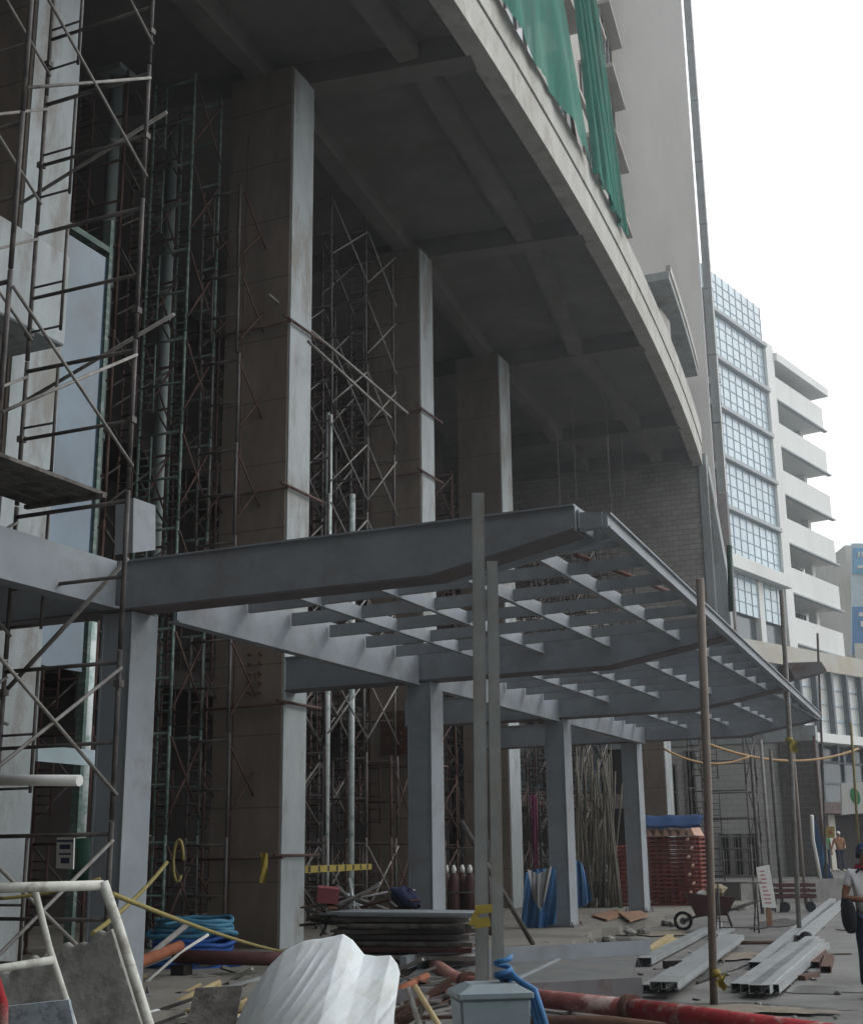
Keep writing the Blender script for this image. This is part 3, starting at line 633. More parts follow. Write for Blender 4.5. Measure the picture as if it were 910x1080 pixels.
# lower storeys of the office
zlow = lev[-3]-FH*1.0
of(obox(MB(), uL, uM-1.0, -.58, .8, zlow+FH-.9, zlow+FH-.02), 'ledge', OFFW)
lw = of(obox(MB(), uL, uM, -.58, -.3, 8, zlow+FH-.95), 'lower_glazing', GLASSD)
for k in range(4):
    u = uL+(uM-uL)*k/3; of(obox(MB(), u-.4, u+.4, -.29, .1, 8, zlow+FH-.92), 'pier', OFFW)
# podium
def pp2(u, n, z): return A2g+D2*u+N2*n+Z*z
def pbox(m, u0, u1, n0, n1, z0, z1):
    return m.hexa([pp2(u0, n0, z0), pp2(u1, n0, z0), pp2(u1, n1, z0), pp2(u0, n1, z0)], [pp2(u0, n0, z1), pp2(u1, n0, z1), pp2(u1, n1, z1), pp2(u0, n1, z1)])
def zp(x, y): return pP(x, y, A2, D2).z
def up_(x, y): return (pP(x, y, A2, D2)-A2g).dot(D2)
POD = empty('podium_building', 'low podium with beige parapet, white panels and dark mullions behind the canopy end', 'building', loc=tuple(A2g))
def pf(m, name, mt, par=None):
    o = m.build(name, mt); o.parent = par or POD
    if not par: o.location = -POD.location
    return o
BEIGE = mat('beige_parapet', (.50, .49, .44), .85, .08, .4, stain=(.42, .34, .24), stain_amt=.5, stain_scale=.25)
za2 = zp(844, 684); zb2 = zp(870, 708); zc2 = zp(880, 776); ze2 = zp(880, 846)
pf(pbox(MB(), -22, 60, -1.5, 0, zb2, za2), 'parapet', BEIGE)
pf(pbox(MB(), -22, 60, -14, -1.52, .1, za2-.5), 'core_wall', DARKW)
pf(pbox(MB(), -22, 60, -1.2, -.35, zc2, zb2-.02), 'white_panelling', OFFW)
for k in range(9):
    z = zc2+(zb2-zc2)*k/8
    if k % 2 == 0: pf(pbox(MB(), -22, 60, -.34, -.28, z-.05, z+.05), 'panel_joint', GLASSB)
for k in range(56):
    u = -22+k*1.45; m = pbox(MB(), u-.09, u+.09, -.27, .02, zc2-1.2, zb2-.03); pf(m, 'mullion', MULL)
pf(pbox(MB(), -22, 60, -.9, .6, zc2-.45, zc2-.03), 'canopy_ledge', OFFW)
pf(pbox(MB(), -22, 60, -1.4, -.6, ze2, zc2-.5), 'shopfront_glazing', GLASSD)
m = MB()
for k in range(40): u = -22+k*2.0; pbox(m, u-.06, u+.06, -.58, -.5, ze2, zc2-.48)
for z in (ze2+.9, ze2+1.9, ze2+2.7): pbox(m, -22, 60, -.57, -.52, z-.05, z+.05)
pf(m, 'shopfront_mullions', MULL)
pf(pbox(MB(), -22, 60, -1.4, .3, ze2-.55, ze2-.02), 'fascia_band', mat('brown_fascia', (.12, .09, .085), .8))
pf(pbox(MB(), -22, 60, -1.4, -1.0, .75, ze2-.58), 'ground_front', DARKW)
for k in range(14): u = -20+k*5.5; pf(pbox(MB(), u-.3, u+.3, -.9, -.3, .71, ze2-.58), 'post', BEIGE)
# yellow notices at far
def flat(name, label, cat, x0, y0, x1, y1, D, mt, th=.08):
    P = [pD(x, y, D) for x, y in [(x0, y0), (x1, y0), (x1, y1), (x0, y1)]]
    P = [V((p.x, p.y, p.z)) for p in P]
    return tag(MB().prism(P, F0*th).build(name, mt), label, cat)
sg = empty('wall_sign', 'white hanging sign with a green leaf shape at the far right edge', 'sign', loc=tuple(pD(899, 842, 50)))
lp(MB().prism([pD(x, y, 50) for x, y in [(887, 826), (914, 825), (914, 857), (888, 860)]], F0*.15).build('panel', SIGNW), sg)
lp(MB().prism([pD(902+5.0*math.cos(t)+2*math.sin(t), 840+9*math.sin(t), 49.98) for t in [i*math.pi/8 for i in range(16)]], F0*.018).build('emblem', GREENS), sg)
lp(MB().tube([pD(890, 826, 50.1), pD(890, 800, 50.1)], .04, 6).build('hanger', MULL), sg)
lp(MB().tube([pD(911, 826, 50.1), pD(911, 800, 50.1)], .04, 6).build('hanger', MULL), sg)
ys_ = empty('warning_sign', 'yellow square warning sign with a red spot on a post left of the far workers', 'sign', loc=tuple(pD(873, 930, 52)))
lp(MB().prism([pD(x, y, 52) for x, y in [(866, 872), (880, 872), (880, 884), (872, 884), (872, 896), (866, 896)]], F0*.06).build('panel', YEL), ys_)
lp(MB().prism([pD(876+1.8*math.cos(t), 878+2*math.sin(t), 51.98) for t in [i*math.pi/4 for i in range(8)]], F0*.018).build('symbol', RED), ys_)
lp(MB().tube([pD(869, 874, 52.1), pD(869, 928, 52.1)], .04, 6).build('post', MULL), ys_)
# billboard building
BB = empty('billboard_building', 'beige block at the far right carrying a tall blue billboard', 'building', loc=tuple(pD(900, 690, 125)))
c0_ = pD(884, 640, 128); c1 = pD(897, 640, 124); c2 = pD(960, 640, 124)
ztp = pD(897, 571, 124).z
q = [V((c0_.x, c0_.y, 0)), V((c1.x, c1.y, 0)), V((c2.x, c2.y, 0)), V((c2.x, c2.y, 0))+F0*20, V((c0_.x, c0_.y, 0))+F0*20]
lp(MB().prism(q, (0, 0, ztp)).build('wall', BEIGE), BB)
def bbp(x0, y0, x1, y1, D, mt, name, par):
    return lp(MB().prism([pD(x, y, D) for x, y in [(x0, y0), (x1, y0), (x1, y1), (x0, y1)]], F0*.2).build(name, mt), par)
bb = empty('billboard', 'tall billboard with dark blue foot, pale middle picture and light blue top', 'billboard', loc=tuple(pD(915, 690, 123)))
bbp(898, 573, 950, 692, 123.4, SIGNL, 'panel', bb); bbp(899, 640, 950, 690, 123.1, SIGNB, 'lower_field', bb); bbp(900, 578, 950, 605, 123.1, mat('sign_mid_blue', (.12, .38, .62), .5), 'upper_field', bb)
for (x, y, w, h) in [(905, 582, 2, 5), (909, 582, 4, 5), (905, 596, 7, 3), (906, 646, 4, 4), (908, 655, 5, 6)]: bbp(x, y, x+w, y+h, 122.85, SIGNW, 'lettering', bb)
# ================================================================== POLES IN THE FOREGROUND
def pole(name, label, bx, by, tx, ty, r, mt, D=None, lean=0):
    b = pz(bx, by, 0) if D is None else pD(bx, by, D)
    d = (b-C0).dot(FW); t = pD(tx, ty, d)
    # keep the top over the base except for the lean seen in the photo
    return tag(MB().tube([b+Z*.0, b.lerp(t, .5)+RT*.01, t], r, 8).build(name, mt), label, 'pole')
WOODP = mat('pole_wood', (.24, .20, .17), .85, .25, 4, streak=8)
pole('timber_pole', 'tall brownish timber pole standing in front of the canopy fascia', 753, 1060, 738, 610, .045, WOODP)
pole('steel_pole', 'slim grey steel pole on the forecourt right of the timber pole', 843, 985, 824, 622, .05, TUBEL)
pole('thin_pole', 'thinnest dark pole beside the person near the far end of the canopy', 872, 950, 862, 668, .04, TUBE)
pole('yellow_grey_pole', 'pole with a bent yellow lower end at the far right under the podium', 905, 890, 897, 762, .04, YELG, D=40)
# tapes on poles
def ribbon(name, label, bx, by, D, mt, s=.08):
    c = pD(bx, by, D); m = MB()
    m.tube([c+V((0, 0, -.03)), c+V((0, 0, .05))], s*.6, 8)
    m.grid(lambda u, v: c-F0*.06+RT*(u*s*1.1-s*.1+.02*math.sin(9*v))+Z*(-v*s*1.9+.02*math.sin(7*u))-F0*(.04*math.sin(5*u+4*v)), 5, 6)
    return tag(m.build(name, mt), label, 'tape')
ribbon('yellow_ribbon', 'scrap of yellow tape knotted low on the timber pole', 755, 1028, (pz(753, 1060)-C0).dot(FW)-.05, YEL)
ribbon('yellow_ribbon', 'scrap of yellow tape tied high on the slim grey steel pole', 832, 781, (pz(843, 985)-C0).dot(FW)-.05, YEL, .13)
# double channel post
b = pD(512, 1095, 11.2); b = V((b.x, b.y, 0)); t = pD(506, 522, 12.5+(.0))
DP = empty('double_post', 'tall post of two grey steel channels standing in front of the canopy', 'post', loc=tuple(b))
dv = pD(507, 520, (b-C0).dot(FW)); t1 = pD(503, 520, 12.45); 
for (xb, xt_, y_t, w, nm2) in [(507.5, 504, 520, .115, 'channel'), (525, 519, 592, .10, 'channel')]:
    bb_ = pD(xb+1.5, 1095, 11.2); bb_ = V((bb_.x, bb_.y, 0)); tt = pD(xt_, y_t, 12.5)
    tt = pD(xt_, y_t, (V((bb_.x, bb_.y, 0))-C0).dot(F0)/(ray(xt_, y_t).dot(F0)))
    m = MB(); sd_ = RT*.5
    m.beam(bb_, tt, w*.35, .012, up=F0)
    m.beam(bb_-RT*w*.0+RT*(w*.46)+F0*.03, tt+RT*(w*.46)+F0*.03, .012, .07, up=F0)
    m.beam(bb_-RT*(w*.46)+F0*.03, tt-RT*(w*.46)+F0*.03, .012, .07, up=F0)
    m.beam(bb_-F0*.0, tt-F0*.0, w*.9, .010, up=F0)
    lp(m.build(nm2, mat('post_grey', (.22, .23, .22), .55, .15, 3, stain=(.2, .15, .1), stain_amt=.4)), DP)
m = MB(); m.box((-.3, -.2, .0), (.35, .2, .02)); o = m.build('base_plate', PAINTD); o.parent = DP
m = MB(); c = pD(512, 966, 11.35); m.beam(c-RT*.10-Z*.07, c+RT*.04-Z*.05, .03, .08, up=Z); m.beam(c-RT*.09+Z*.05, c+RT*.06+Z*.06, .03, .07, up=Z); m.beam(c-RT*.13-Z*.08, c-RT*.06+Z*.05, .02, .05, up=Z)
tag(m.build('caution_tape', YEL), 'yellow caution tape wound low round the double channel post', 'tape')
# ================================================================== GROUND CLUTTER
def lay(x, y, z=.0): return pz(x, y, z)
# galvanised channel stacks
def channel(p, q, w=.2, h=.075, roll=0., name='channel', mt=GALV):
    p = V(p); q = V(q); d = (q-p).normalized(); sd_ = V((d.y, -d.x, 0)).normalized()
    m = MB(); m.cur = 0
    m.beam(p+Z*(h-.004), q+Z*(h-.004), w, .008, up=Z)
    for s_ in (-1, 1): m.beam(p+sd_*s_*(w/2-.004)+Z*(h/2-.003), q+sd_*s_*(w/2-.004)+Z*(h/2-.003), .008, h-.006, up=Z); m.beam(p+sd_*s_*(w/2-.03)+Z*.004, q+sd_*s_*(w/2-.03)+Z*.004, .05, .006, up=Z)
    return m.build(name, mt)
grp = 'galvanised channels laid out on the forecourt'
def chan(label, a, b, z=0.03, w=.2, h=.075, group=grp, mt=GALV):
    p = pz(a[0], a[1], z); q = pz(b[0], b[1], z)
    return tag(channel(p, q, w, h, mt=mt), label, 'steel channel', group)
# right stack, fanned
chan('leftmost channel of the right fanned stack', (781, 1046), (842, 1000), .02, .22, .09)
chan('second channel from the left in the right fanned stack', (792, 1048), (857, 994), .06, .24, .1)
chan('third channel from the left in the right fanned stack', (801, 1049), (862, 997), .06, .24, .1)
chan('rightmost channel of the right fanned stack', (811, 1048), (867, 1001), .04, .24, .1)
chan('long single channel running from beside the right stack into the distance', (797, 1022), (878, 951), .02, .2, .09)
chan('second long channel lying past the far end of the right stack', (846, 992), (890, 953), .02, .26, .09)
# left stack, three wide three high
for i in range(3):
    chan('%s channel in the bottom layer of the left stack' % ['left', 'middle', 'right'][i], (686+i*11, 1047-i*1), (764+i*7, 992+i*.8), .015+.003*i, .19, .085)
for i in range(2):
    chan('%s channel on top of the left stack' % ['left', 'right'][i], (694+i*12, 1044), (771+i*8, 990.5+i*1), .115+.004*i, .19, .085)
chan('single channel lying left of the left stack', (680, 1018), (757, 978), .03, .2, .1)
chan('short channel between the left stack and the timber pole', (752, 990), (770, 982), .03, .18, .08)
tag(MB().beam(lay(700, 1018, .12), lay(735, 1017, .12), .1, .1).build('packing_block', DARKW), 'dark packing block across the channels left of the stack', 'block')
for (a, b, w, lb) in [((683, 1004), (707, 988), .12, 'yellow timber length nearest the grey girder'), ((686, 1010), (713, 992), .1, 'yellow timber length beside the single channel')]:
    tag(MB().beam(lay(*a, .06), lay(*b, .06), w, .08).build('timber_length', WOODY), lb, 'timber', 'yellow timbers')
chan('rusty short channel lying apart right of the right stack', (858, 1021), (868, 1003), .01, .16, .08, 'rusty offcuts beside the right stack', RUST)
chan('rusty stub with open end right of the rusty short channel', (871, 1026), (875, 1012), .01, .14, .08, 'rusty offcuts beside the right stack', RUST)
tag(MB().beam(lay(845, 1032, .03), lay(861, 1028, .03), .1, .06).build('steel_offcut', RUST), 'small flat dark offcut on the ground near the rusty stub', 'offcut', 'rusty offcuts beside the right stack')
tag(MB().tube([lay(779, 995, .03), lay(820, 994, .03)], .035, 8).build('rusty_bar', RUST), 'thin rusty bar lying across between the two channel stacks', 'bar')
tag(MB().tube([lay(735, 1037, .02), lay(802, 1012, .02)], .02, 8).build('thin_rod', TUBE), 'thin rod lying between the two channel stacks', 'rod')
tag(MB().ball(lay(850, 989, .1), .12, 10, 6, (1, 1, .9)).build('black_sack', BLACKC), 'small black lump at the far end of the right stack', 'sack')
# grey girder lying on the ground
GR = empty('steel_girder', 'long grey steel girder lying on its side left of the channel stacks', 'girder', loc=tuple(lay(600, 1040)))
tl, tr, br_, bl = pz(440, 1022, .14), pz(672, 1008, .14), pz(664, 1042, .14), pz(400, 1056, .14)
lp(MB().hexa([p-Z*.012 for p in (bl, br_, tr, tl)], [bl, br_, tr, tl]).build('web', mat('dusty_grey_steel', (.13, .135, .135), .75, .2, 3, stain=(.2, .17, .14), stain_amt=.4)), GR)
tl2, tr2 = pz(438, 1022, 0), pz(680, 1008, 0)
d = (tr-tl).normalized(); lp(MB().beam(tl+Z*.03+F0*.03, tr+d*.25+Z*.03+F0*.03, .03, .36, up=Z).build('flange', PAINT), GR)
d = (br_-bl).normalized(); lp(MB().beam(bl-Z*.02-F0*.04, br_+d*.15-Z*.02-F0*.04, .03, .26, up=Z).build('flange', PAINTD), GR)
mid = tl.lerp(tr, .62); mb_ = bl.lerp(br_, .40); lp(MB().beam(mid+Z*.01, mb_+Z*.01, .05, .03, up=Z).build('stiffener', PAINT), GR)
GR2 = tag(MB().beam(pz(425, 1016, .25), pz(506, 994, .25), .1, .16, up=Z).build('steel_beam', PAINT), 'pale grey steel beam lying slantwise behind the white tarp and double post', 'beam')
# red and white pipe with elbow
RP = empty('striped_pipe', 'long pipe painted faded red and white with flange joints across the foreground', 'pipe', loc=tuple(lay(600, 1060)))
def dp(x, y, D): return pD(x, y, D)
a = pz(450, 1014, .16); b = pz(478, 1034, .14); c = pz(555, 1052, .12); e1 = pz(665, 1064, .12); e2 = pz(900, 1096, .12)
lp(MB().tube([a, b, b.lerp(c, .2)], .11, 12).build('elbow', mat('pinkish_pipe', (.33, .16, .14), .8, .25, 5)), RP)
lp(MB().tube([b.lerp(c, .2), c, e1], .095, 14).build('pipe', mat('faded_red_pipe', (.28, .10, .09), .8, .3, 6, stain=(.55, .42, .38), stain_amt=.9, stain_scale=3)), RP)
lp(MB().tube([e1, e2], .10, 14).build('pipe', RED), RP)
for p, d in ((e1, (e2-e1).normalized()), (b.lerp(c, .22), (c-b).normalized())):
    lp(MB().tube([p-d*.05, p-d*.049, p+d*.05], .14, 14).build('flange', RUST), RP)
tag(MB().tube([pz(420, 1082, .08), pz(640, 1082, .08), pz(700, 1090, .08)], .09, 10).build('brown_pipe', RUST), 'dull brown pipe lying just in front of the red and white pipe', 'pipe')
# grey bin with blue hose
BD = 8.6
bc = pD(517, 1060, BD); bc = V((bc.x, bc.y, 0)); BN = empty('lidded_bin', 'grey green plastic bin with a lid and blue hose hung on it', 'bin', loc=tuple(bc), rz=R_(25+8))
zt_ = pD(517, 1052, BD).z
m = MB(); m.hexa([(-.19, -.17, 0), (.19, -.17, 0), (.19, .17, 0), (-.19, .17, 0)], [(-.235, -.2, zt_), (.235, -.2, zt_), (.235, .2, zt_), (-.235, .2, zt_)]); o = m.build('body', BINM, bevel=.015); o.parent = BN
m = MB(); m.box((-.25, -.215, zt_+.002), (.25, .215, zt_+.04)); m.hexa([(-.25, -.215, zt_+.04), (.25, -.215, zt_+.04), (.25, .215, zt_+.04), (-.25, .215, zt_+.04)], [(-.15, -.13, zt_+.09), (.15, -.13, zt_+.09), (.15, .13, zt_+.09), (-.15, .13, zt_+.09)])
o = m.build('lid', BINM, bevel=.008); o.parent = BN
m = MB(); c = V((.14, -.05, zt_+.1))
for k in range(3):
    m.tube([c+V((-.07+k*.02, .05, .01)), c+V((.0, .0, .05-k*.01)), c+V((.09+k*.02, -.06-k*.02, -.05)), c+V((.13+k*.025, -.12-k*.02, -.25)), c+V((.10+k*.03, -.14-k*.03, -.6))], .022, 8)
m.tube([c+V((-.05+.05*math.cos(t), .03+.05*math.sin(t), .0+.012*t)) for t in [i*.5 for i in range(26)]], .018, 7)
o = m.build('blue_hose', BLUE); tag(o, 'limp blue hose hung over the bin lid', 'hose'); o.location = bc; o.rotation_euler.z = R_(33)
BN['label'] = 'grey green plastic bin with a lid at the bottom centre'
# white tarp over a heap
TD = 9.3
ridge = [(248, 1082), (262, 1052), (283, 1020), (300, 1003), (320, 993), (330, 991), (338, 990.5), (348, 988.5), (362, 985.5), (372, 992), (384, 1007), (397, 1009), (412, 1008), (419, 1017), (422, 1027), (414, 1050), (408, 1082)]
rp = [pD(x, y, TD) for x, y in ridge]
def sample(P, u):
    t = u*(len(P)-1); i = min(int(t), len(P)-2); return P[i].lerp(P[i+1], t-i)
def tarp(u, v):
    p = sample(rp, u); 
    bx = pD(225+205*u, 1150, TD); base = V((bx.x, bx.y, .02))-F0*(.8*math.sin(math.pi*u)+.2)
    if p.z < .3: p = V((p.x, p.y, max(p.z, .1)))
    q = p.lerp(base, v)
    bulge = .10*math.sin(math.pi*min(1, v*1.0))*math.sin(math.pi*u)
    w = u+.42*v; tri = lambda t: 1-2*abs((t % 1)-.5)
    fold = .014*tri(w*2.3+.2)+.012*tri(w*5.1)**2+.008*tri(w*13+v*.6)**2+.004*tri(w*19+v*1.5)+.006*math.sin(v*5+u*7)
    fold += .022*math.exp(-abs(w-.95)/.012)+.016*math.exp(-abs(w-.70)/.012)-.014*math.exp(-abs(w-.86)/.02)+.016*math.exp(-abs(w-1.12)/.012)+.014*math.exp(-abs(w-.42)/.012)+.0015*tri(w*37+v*4)
    return q-F0*(bulge+fold*min(1, v*6))
m = MB(); m.grid(tarp, 220, 110)
def tback(u, v):
    p = sample(rp, u); bx = pD(235+190*u, 1150, TD); base = V((bx.x, bx.y, .0))+F0*1.0
    if p.z < .3: p = V((p.x, p.y, max(p.z, .1)))
    return p.lerp(base, v)
m.grid(tback, 220, 8)
tag(m.build('white_tarp', TARPW), 'large crumpled white tarp draped over a heap at the bottom centre left', 'tarp')
# white leaning frame at the left
FD = 8.6
WF = empty('tube_barrier', 'white painted tube frame leaning over the rubble at the bottom left', 'barrier', loc=tuple(pD(60, 1080, FD)-Z*0))
for pts, r_, nm2 in [([(-40, 938, 8.3), (109, 934, FD)], .034, 'top_rail'), ([(109, 931, FD), (124, 975, FD-.1), (166, 1110, FD-.35), (188, 1184, FD-.4)], .034, 'upright'),
                ([(37, 940, FD-.08), (52, 1000, FD-.15), (70, 1056, FD-.2), (108, 1180, FD-.2)], .022, 'upright'), ([(-40, 1028, 8.1), (56, 1013, FD-.2)], .026, 'cross_rail')]:
    lp(MB().tube([pD(*p) for p in pts], r_, 10).build(nm2, mat('dirty_white_tube', (.58, .58, .52), .7, .15, 6, stain=(.25, .22, .18), stain_amt=.7, stain_scale=7)), WF)
# concrete splashed boards and rubble behind the frame
P = [pD(x, y, D) for x, y, D in [(-10, 1032, 9.1), (60, 1004, 9.0), (116, 982, 8.95), (128, 1010, 8.8), (168, 1130, 8.3), (20, 1180, 8.3), (-30, 1100, 8.6)]]
n_ = 7
m = MB(); cen = sum(P, V((0, 0, 0)))/n_
def brd(u, v):
    a = P[1].lerp(P[2], u) if True else 0; b_ = V((P[5].x, P[5].y, P[5].z)).lerp(P[4], u)
    a = pD(-20+137*u, 1033-51*u, 9.1-.15*u)+Z*(.02*math.sin(u*22)+.015*math.sin(u*51))*max(0, 1-v*7); b_ = pD(-20+200*u, 1178, 8.35)
    q = a.lerp(b_, v); return q+F0*(.003*math.sin(u*7+v*11)+.002*math.sin(v*27+u*6))
m.grid(brd, 50, 40); m.grid(lambda u, v: brd(u, v)+F0*.07, 50, 40)
for e_ in (lambda t: (t, 0), lambda t: (1, t), lambda t: (0, t)):
    m.grid(lambda u, v: brd(*e_(u))+F0*.07*v, 50, 1)
tag(m.build('cement_board', CHB), 'grey cement-caked board leaning behind the white tube frame', 'board')
P = [pD(x, y, 8.25) for x, y in [(6, 1062), (72, 1055), (100, 1184), (-6, 1184)]]
tag(MB().prism(P, F0*.05).build('speckled_board', SPECK), 'small speckled blue grey board at the bottom left corner', 'board')
tag(MB().tube([pD(-6, 1030, 8.2), pD(3, 1060, 8.2), pD(4, 1184, 8.2)], .035, 8).build('red_tube', RED), 'red tube end at the very left edge of the rubble', 'tube')
# rubble ridge
rr = random.Random(11)
m = MB()
def ridgef(u, v):
    p = pD(-20+150*u, 1024-36*u, 9.6-.1*u); base = V((p.x, p.y, 0))
    h = p.z*(.9+.1*math.sin(u*17)+.05*math.sin(u*43)); t = v*2-1
    return V((p.x, p.y, 0))+F0*(t*.8)+Z*(max(0, (1-abs(t)**1.3))*h+.03*math.sin(u*40+v*23)+.02)
m.grid(ridgef, 50, 16); tag(m.build('rubble_heap', MUD), 'low heap of soil and rubble behind the cement-caked board', 'rubble', kind='stuff')
def chunk(name, label, cat, c, s, mt, seed, group=None):
    r2 = random.Random(seed); m = MB(); n, k = 8, 5; 
    m.grid(lambda u, v: V((math.cos(2*math.pi*u)*math.sin(math.pi*v), math.sin(2*math.pi*u)*math.sin(math.pi*v), -math.cos(math.pi*v))), n, k, False)
    pos = {}
    out_ = []
    for v in m.v:
        key = tuple(round(a, 3) for a in v)
        if key not in pos: pos[key] = r2.uniform(.75, 1.15)
        out_.append(tuple(V(v)*pos[key]*s))
    m.v = [(a*1.2, b_, c_*.7) for a, b_, c_ in out_]
    o = m.build(name, mt); o.location = c; o.rotation_euler = (r2.uniform(-.3, .3), r2.uniform(-.3, .3), r2.uniform(0, 6)); return tag(o, label, cat, group)
# plank, weathered
P = [pD(x, y, D) for x, y, D in [(206, 1043, 9.6), (256, 1040, 9.6), (232, 1160, 9.0), (175, 1160, 9.0)]]
tag(MB().prism(P, F0*.05).build('weathered_plank', WOODG), 'wide weathered plank end propped beside the white tarp', 'plank')
# pipes left
def tubeD(name, label, cat, pts, r_, mt, n=10, group=None):
    return tag(MB().tube([pD(*p) for p in pts], r_, n).build(name, mt), label, cat, group)
tubeD('maroon_pipe', 'long maroon pipe lying in front of the blue hose coils', 'pipe', [(183, 1009, 16.9), (245, 1011, 16.9), (310, 1012, 16.9)], .09, MAROON)
for x_, lb_ in ((192, 'left'), (296, 'right')):
    c_ = pD(x_, 1010, 16.9); tag(MB().box((c_.x-.1, c_.y-.1, .006), (c_.x+.1, c_.y+.1, c_.z-.09)).build('packing_block', DARKW), '%s dark block propping up the long maroon pipe' % lb_, 'block')
tubeD('orange_pipe', 'rusty orange pipe slanting in front of the steel canopy column foot', 'pipe', [(60, 1052, 14.2), (128, 1023, 15.4), (190, 998, 16.75)], .07, ORANGE)
tubeD('short_brown_pipe', 'short brown pipe lying above the white pipe near the weathered plank', 'pipe', [(158, 1036, 16.7), (224, 1036, 16.7)], .065, RUST)
tubeD('white_pipe', 'stout white pipe lying beside the weathered plank', 'pipe', [(140, 1080, 12.5), (204, 1062, 13.8)], .075, WHITE)
tubeD('grey_pipe_end', 'small grey pipe end just above the stout white pipe', 'pipe', [(148, 1059, 14.3), (176, 1051, 14.9)], .07, TUBEL)
tubeD('grey_batten', 'grey batten leaning on the blue hose coils', 'batten', [(112, 1045, 15.2), (196, 977, 16.9)], .045, TUBEL, 4)
tubeD('stretched_cord', 'thin white cord stretched slantwise over the blue hose coils', 'cord', [(148, 1042, 15.9), (190, 1005, 16.7), (220, 986, 16.9)], .02, SIGNW, 6)
tubeD('silver_beam', 'pale flat beam left of the white tarp', 'beam', [(225, 1052, 14.8), (300, 1030, 16.9)], .085, GALV, 4)
# blue hose coils
HC = empty('hose_coils', 'stack of blue and turquoise hose coils in front of the second column', 'hose', loc=tuple(lay(200, 1030)))
rr = random.Random(5)
c0c = pz(199, 1034, .02)+F0*.25
for k in range(13):
    pts = []; dx = rr.uniform(-.05, .05); rx = .57+rr.uniform(-.06, .05); ry = .36
    for j in range(41):
        a = 2*math.pi*j/40; pts.append(V((c0c.x, c0c.y, .05+.062*k))+RT*(math.cos(a)*rx*(1+.04*math.sin(3*a+k))+dx)+F0*math.sin(a)*ry+Z*(.025*math.sin(2*a+k)+.015*math.sin(5*a+2*k)))
    lp(MB().tube(pts, .036, 7, cap=False).build('coil', BLUEL if k > 8 else BLUEP), HC)
# ropes
def rope(name, label, a, b, sag, r_, mt, cat='rope', n=16):
    A = pD(*a) if len(a) == 3 else a; B = pD(*b)
    pts = [A.lerp(B, i/n)-Z*(sag*4*(i/n)*(1-i/n)) for i in range(n+1)]
    return tag(MB().tube(pts, r_, 6).build(name, mt), label, cat)
rope('yellow_rope', 'yellow rope stretched from the white frame to the foot of the second column', (118, 943, 8.9), (298, 1004, 18.2), .04, .018, YELG)
rope('yellow_tape_strand', 'yellow twisted tape slanting across the lower part of the nearest canopy column', (98, 985, 10.5), (176, 910, 14.5), .05, .022, YELG)
rope('yellow_tape_strand', 'faint yellow tape passing behind the top rail of the white frame', (0, 948, 11.5), (106, 927, 11.5), .03, .018, YELG)
rope('orange_hose', 'sagging orange yellow hose strung under the far end of the canopy', (742, 783, 37), (905, 790, 42), .45, .04, ORH, 'hose')
rope('orange_hose', 'lower loop of orange yellow hose strung beside the slim steel pole', (700, 790, 36), (790, 798, 38), .3, .03, ORH, 'hose')
m = MB(); p = pD(322, 917, 20.2); q = pD(392, 914, 25.5)
m.prism([p-Z*.06, q-Z*.06, q+Z*.05, p+Z*.05], F0*.01)
ct = tag(m.build('barrier_tape', YEL), 'yellow barrier tape with dark marks strung behind the second column', 'tape')
m = MB()
for k in range(8):
    a = p.lerp(q, (k+.3)/8)-F0*.012; b_ = p.lerp(q, (k+.5)/8)-F0*.012; m.prism([a-Z*.05, b_-Z*.05, b_+Z*.04, a+Z*.04], F0*.008)
o = m.build('marks', BLACKC); o.parent = ct
m = MB(); c = pD(275, 900, 18.9); m.grid(lambda u, v: c+RT*(u*.1)-Z*(v*.42)+F0*(.04*math.sin(6*u+5*v)), 4, 8); tag(m.build('yellow_ribbon', YEL), 'yellow tape end hanging from the lowest clamp on the second column', 'tape')
m = MB(); c = pD(188, 908, 16.0); m.tube([c+RT*.1*math.cos(t)*.6+Z*.25*math.sin(t) for t in [i*math.pi/8 for i in range(15)]], .02, 6); tag(m.build('yellow_ribbon', YELG), 'loop of yellow tape hanging in the dark between the first two columns', 'tape')
# stack of steel deck panels
rr = random.Random(21)
for k in range(9):
    a = pz(368+rr.uniform(-8, 8), 988, .13+.085*k); b_ = pz(500+rr.uniform(-6, 3), 990, .13+.085*k)
    z = .22+.08*k
    a = V((-12.3+rr.uniform(-.15, .15), 17.3+rr.uniform(-.1, .1), z)); a = pD(350+k*1.5+rr.uniform(-10, 12), 980, 18.8); b_ = pD(500+rr.uniform(-8, 4), 980, 18.2)
    a.z = b_.z = z
    a = a+F0*rr.uniform(-.15, .15); b_ = b_+F0*rr.uniform(-.2, .2)+Z*rr.uniform(-.012, .02); m = MB(); m.beam(a, b_, 1.0, .035, up=Z); m.beam(a-F0*.5-Z*.01, b_-F0*.5-Z*.01, .04, .06, up=Z); m.beam(a+F0*.5-Z*.01, b_+F0*.5-Z*.01, .04, .06, up=Z)
    nmk = ['bottom', 'second', 'third', 'fourth', 'fifth', 'sixth', 'seventh', 'eighth', 'top']
    tag(m.build('deck_panel', [PAINTD, TUBEL, MAROON, WOODG, PAINTD, TUBE, WOODG, TUBEL, PAINT][k]), '%s panel of the untidy stack left of the double post%s' % (nmk[k], ', counted from the ground' if 0 < k < 8 else ''), 'panel', 'stacked deck panels')
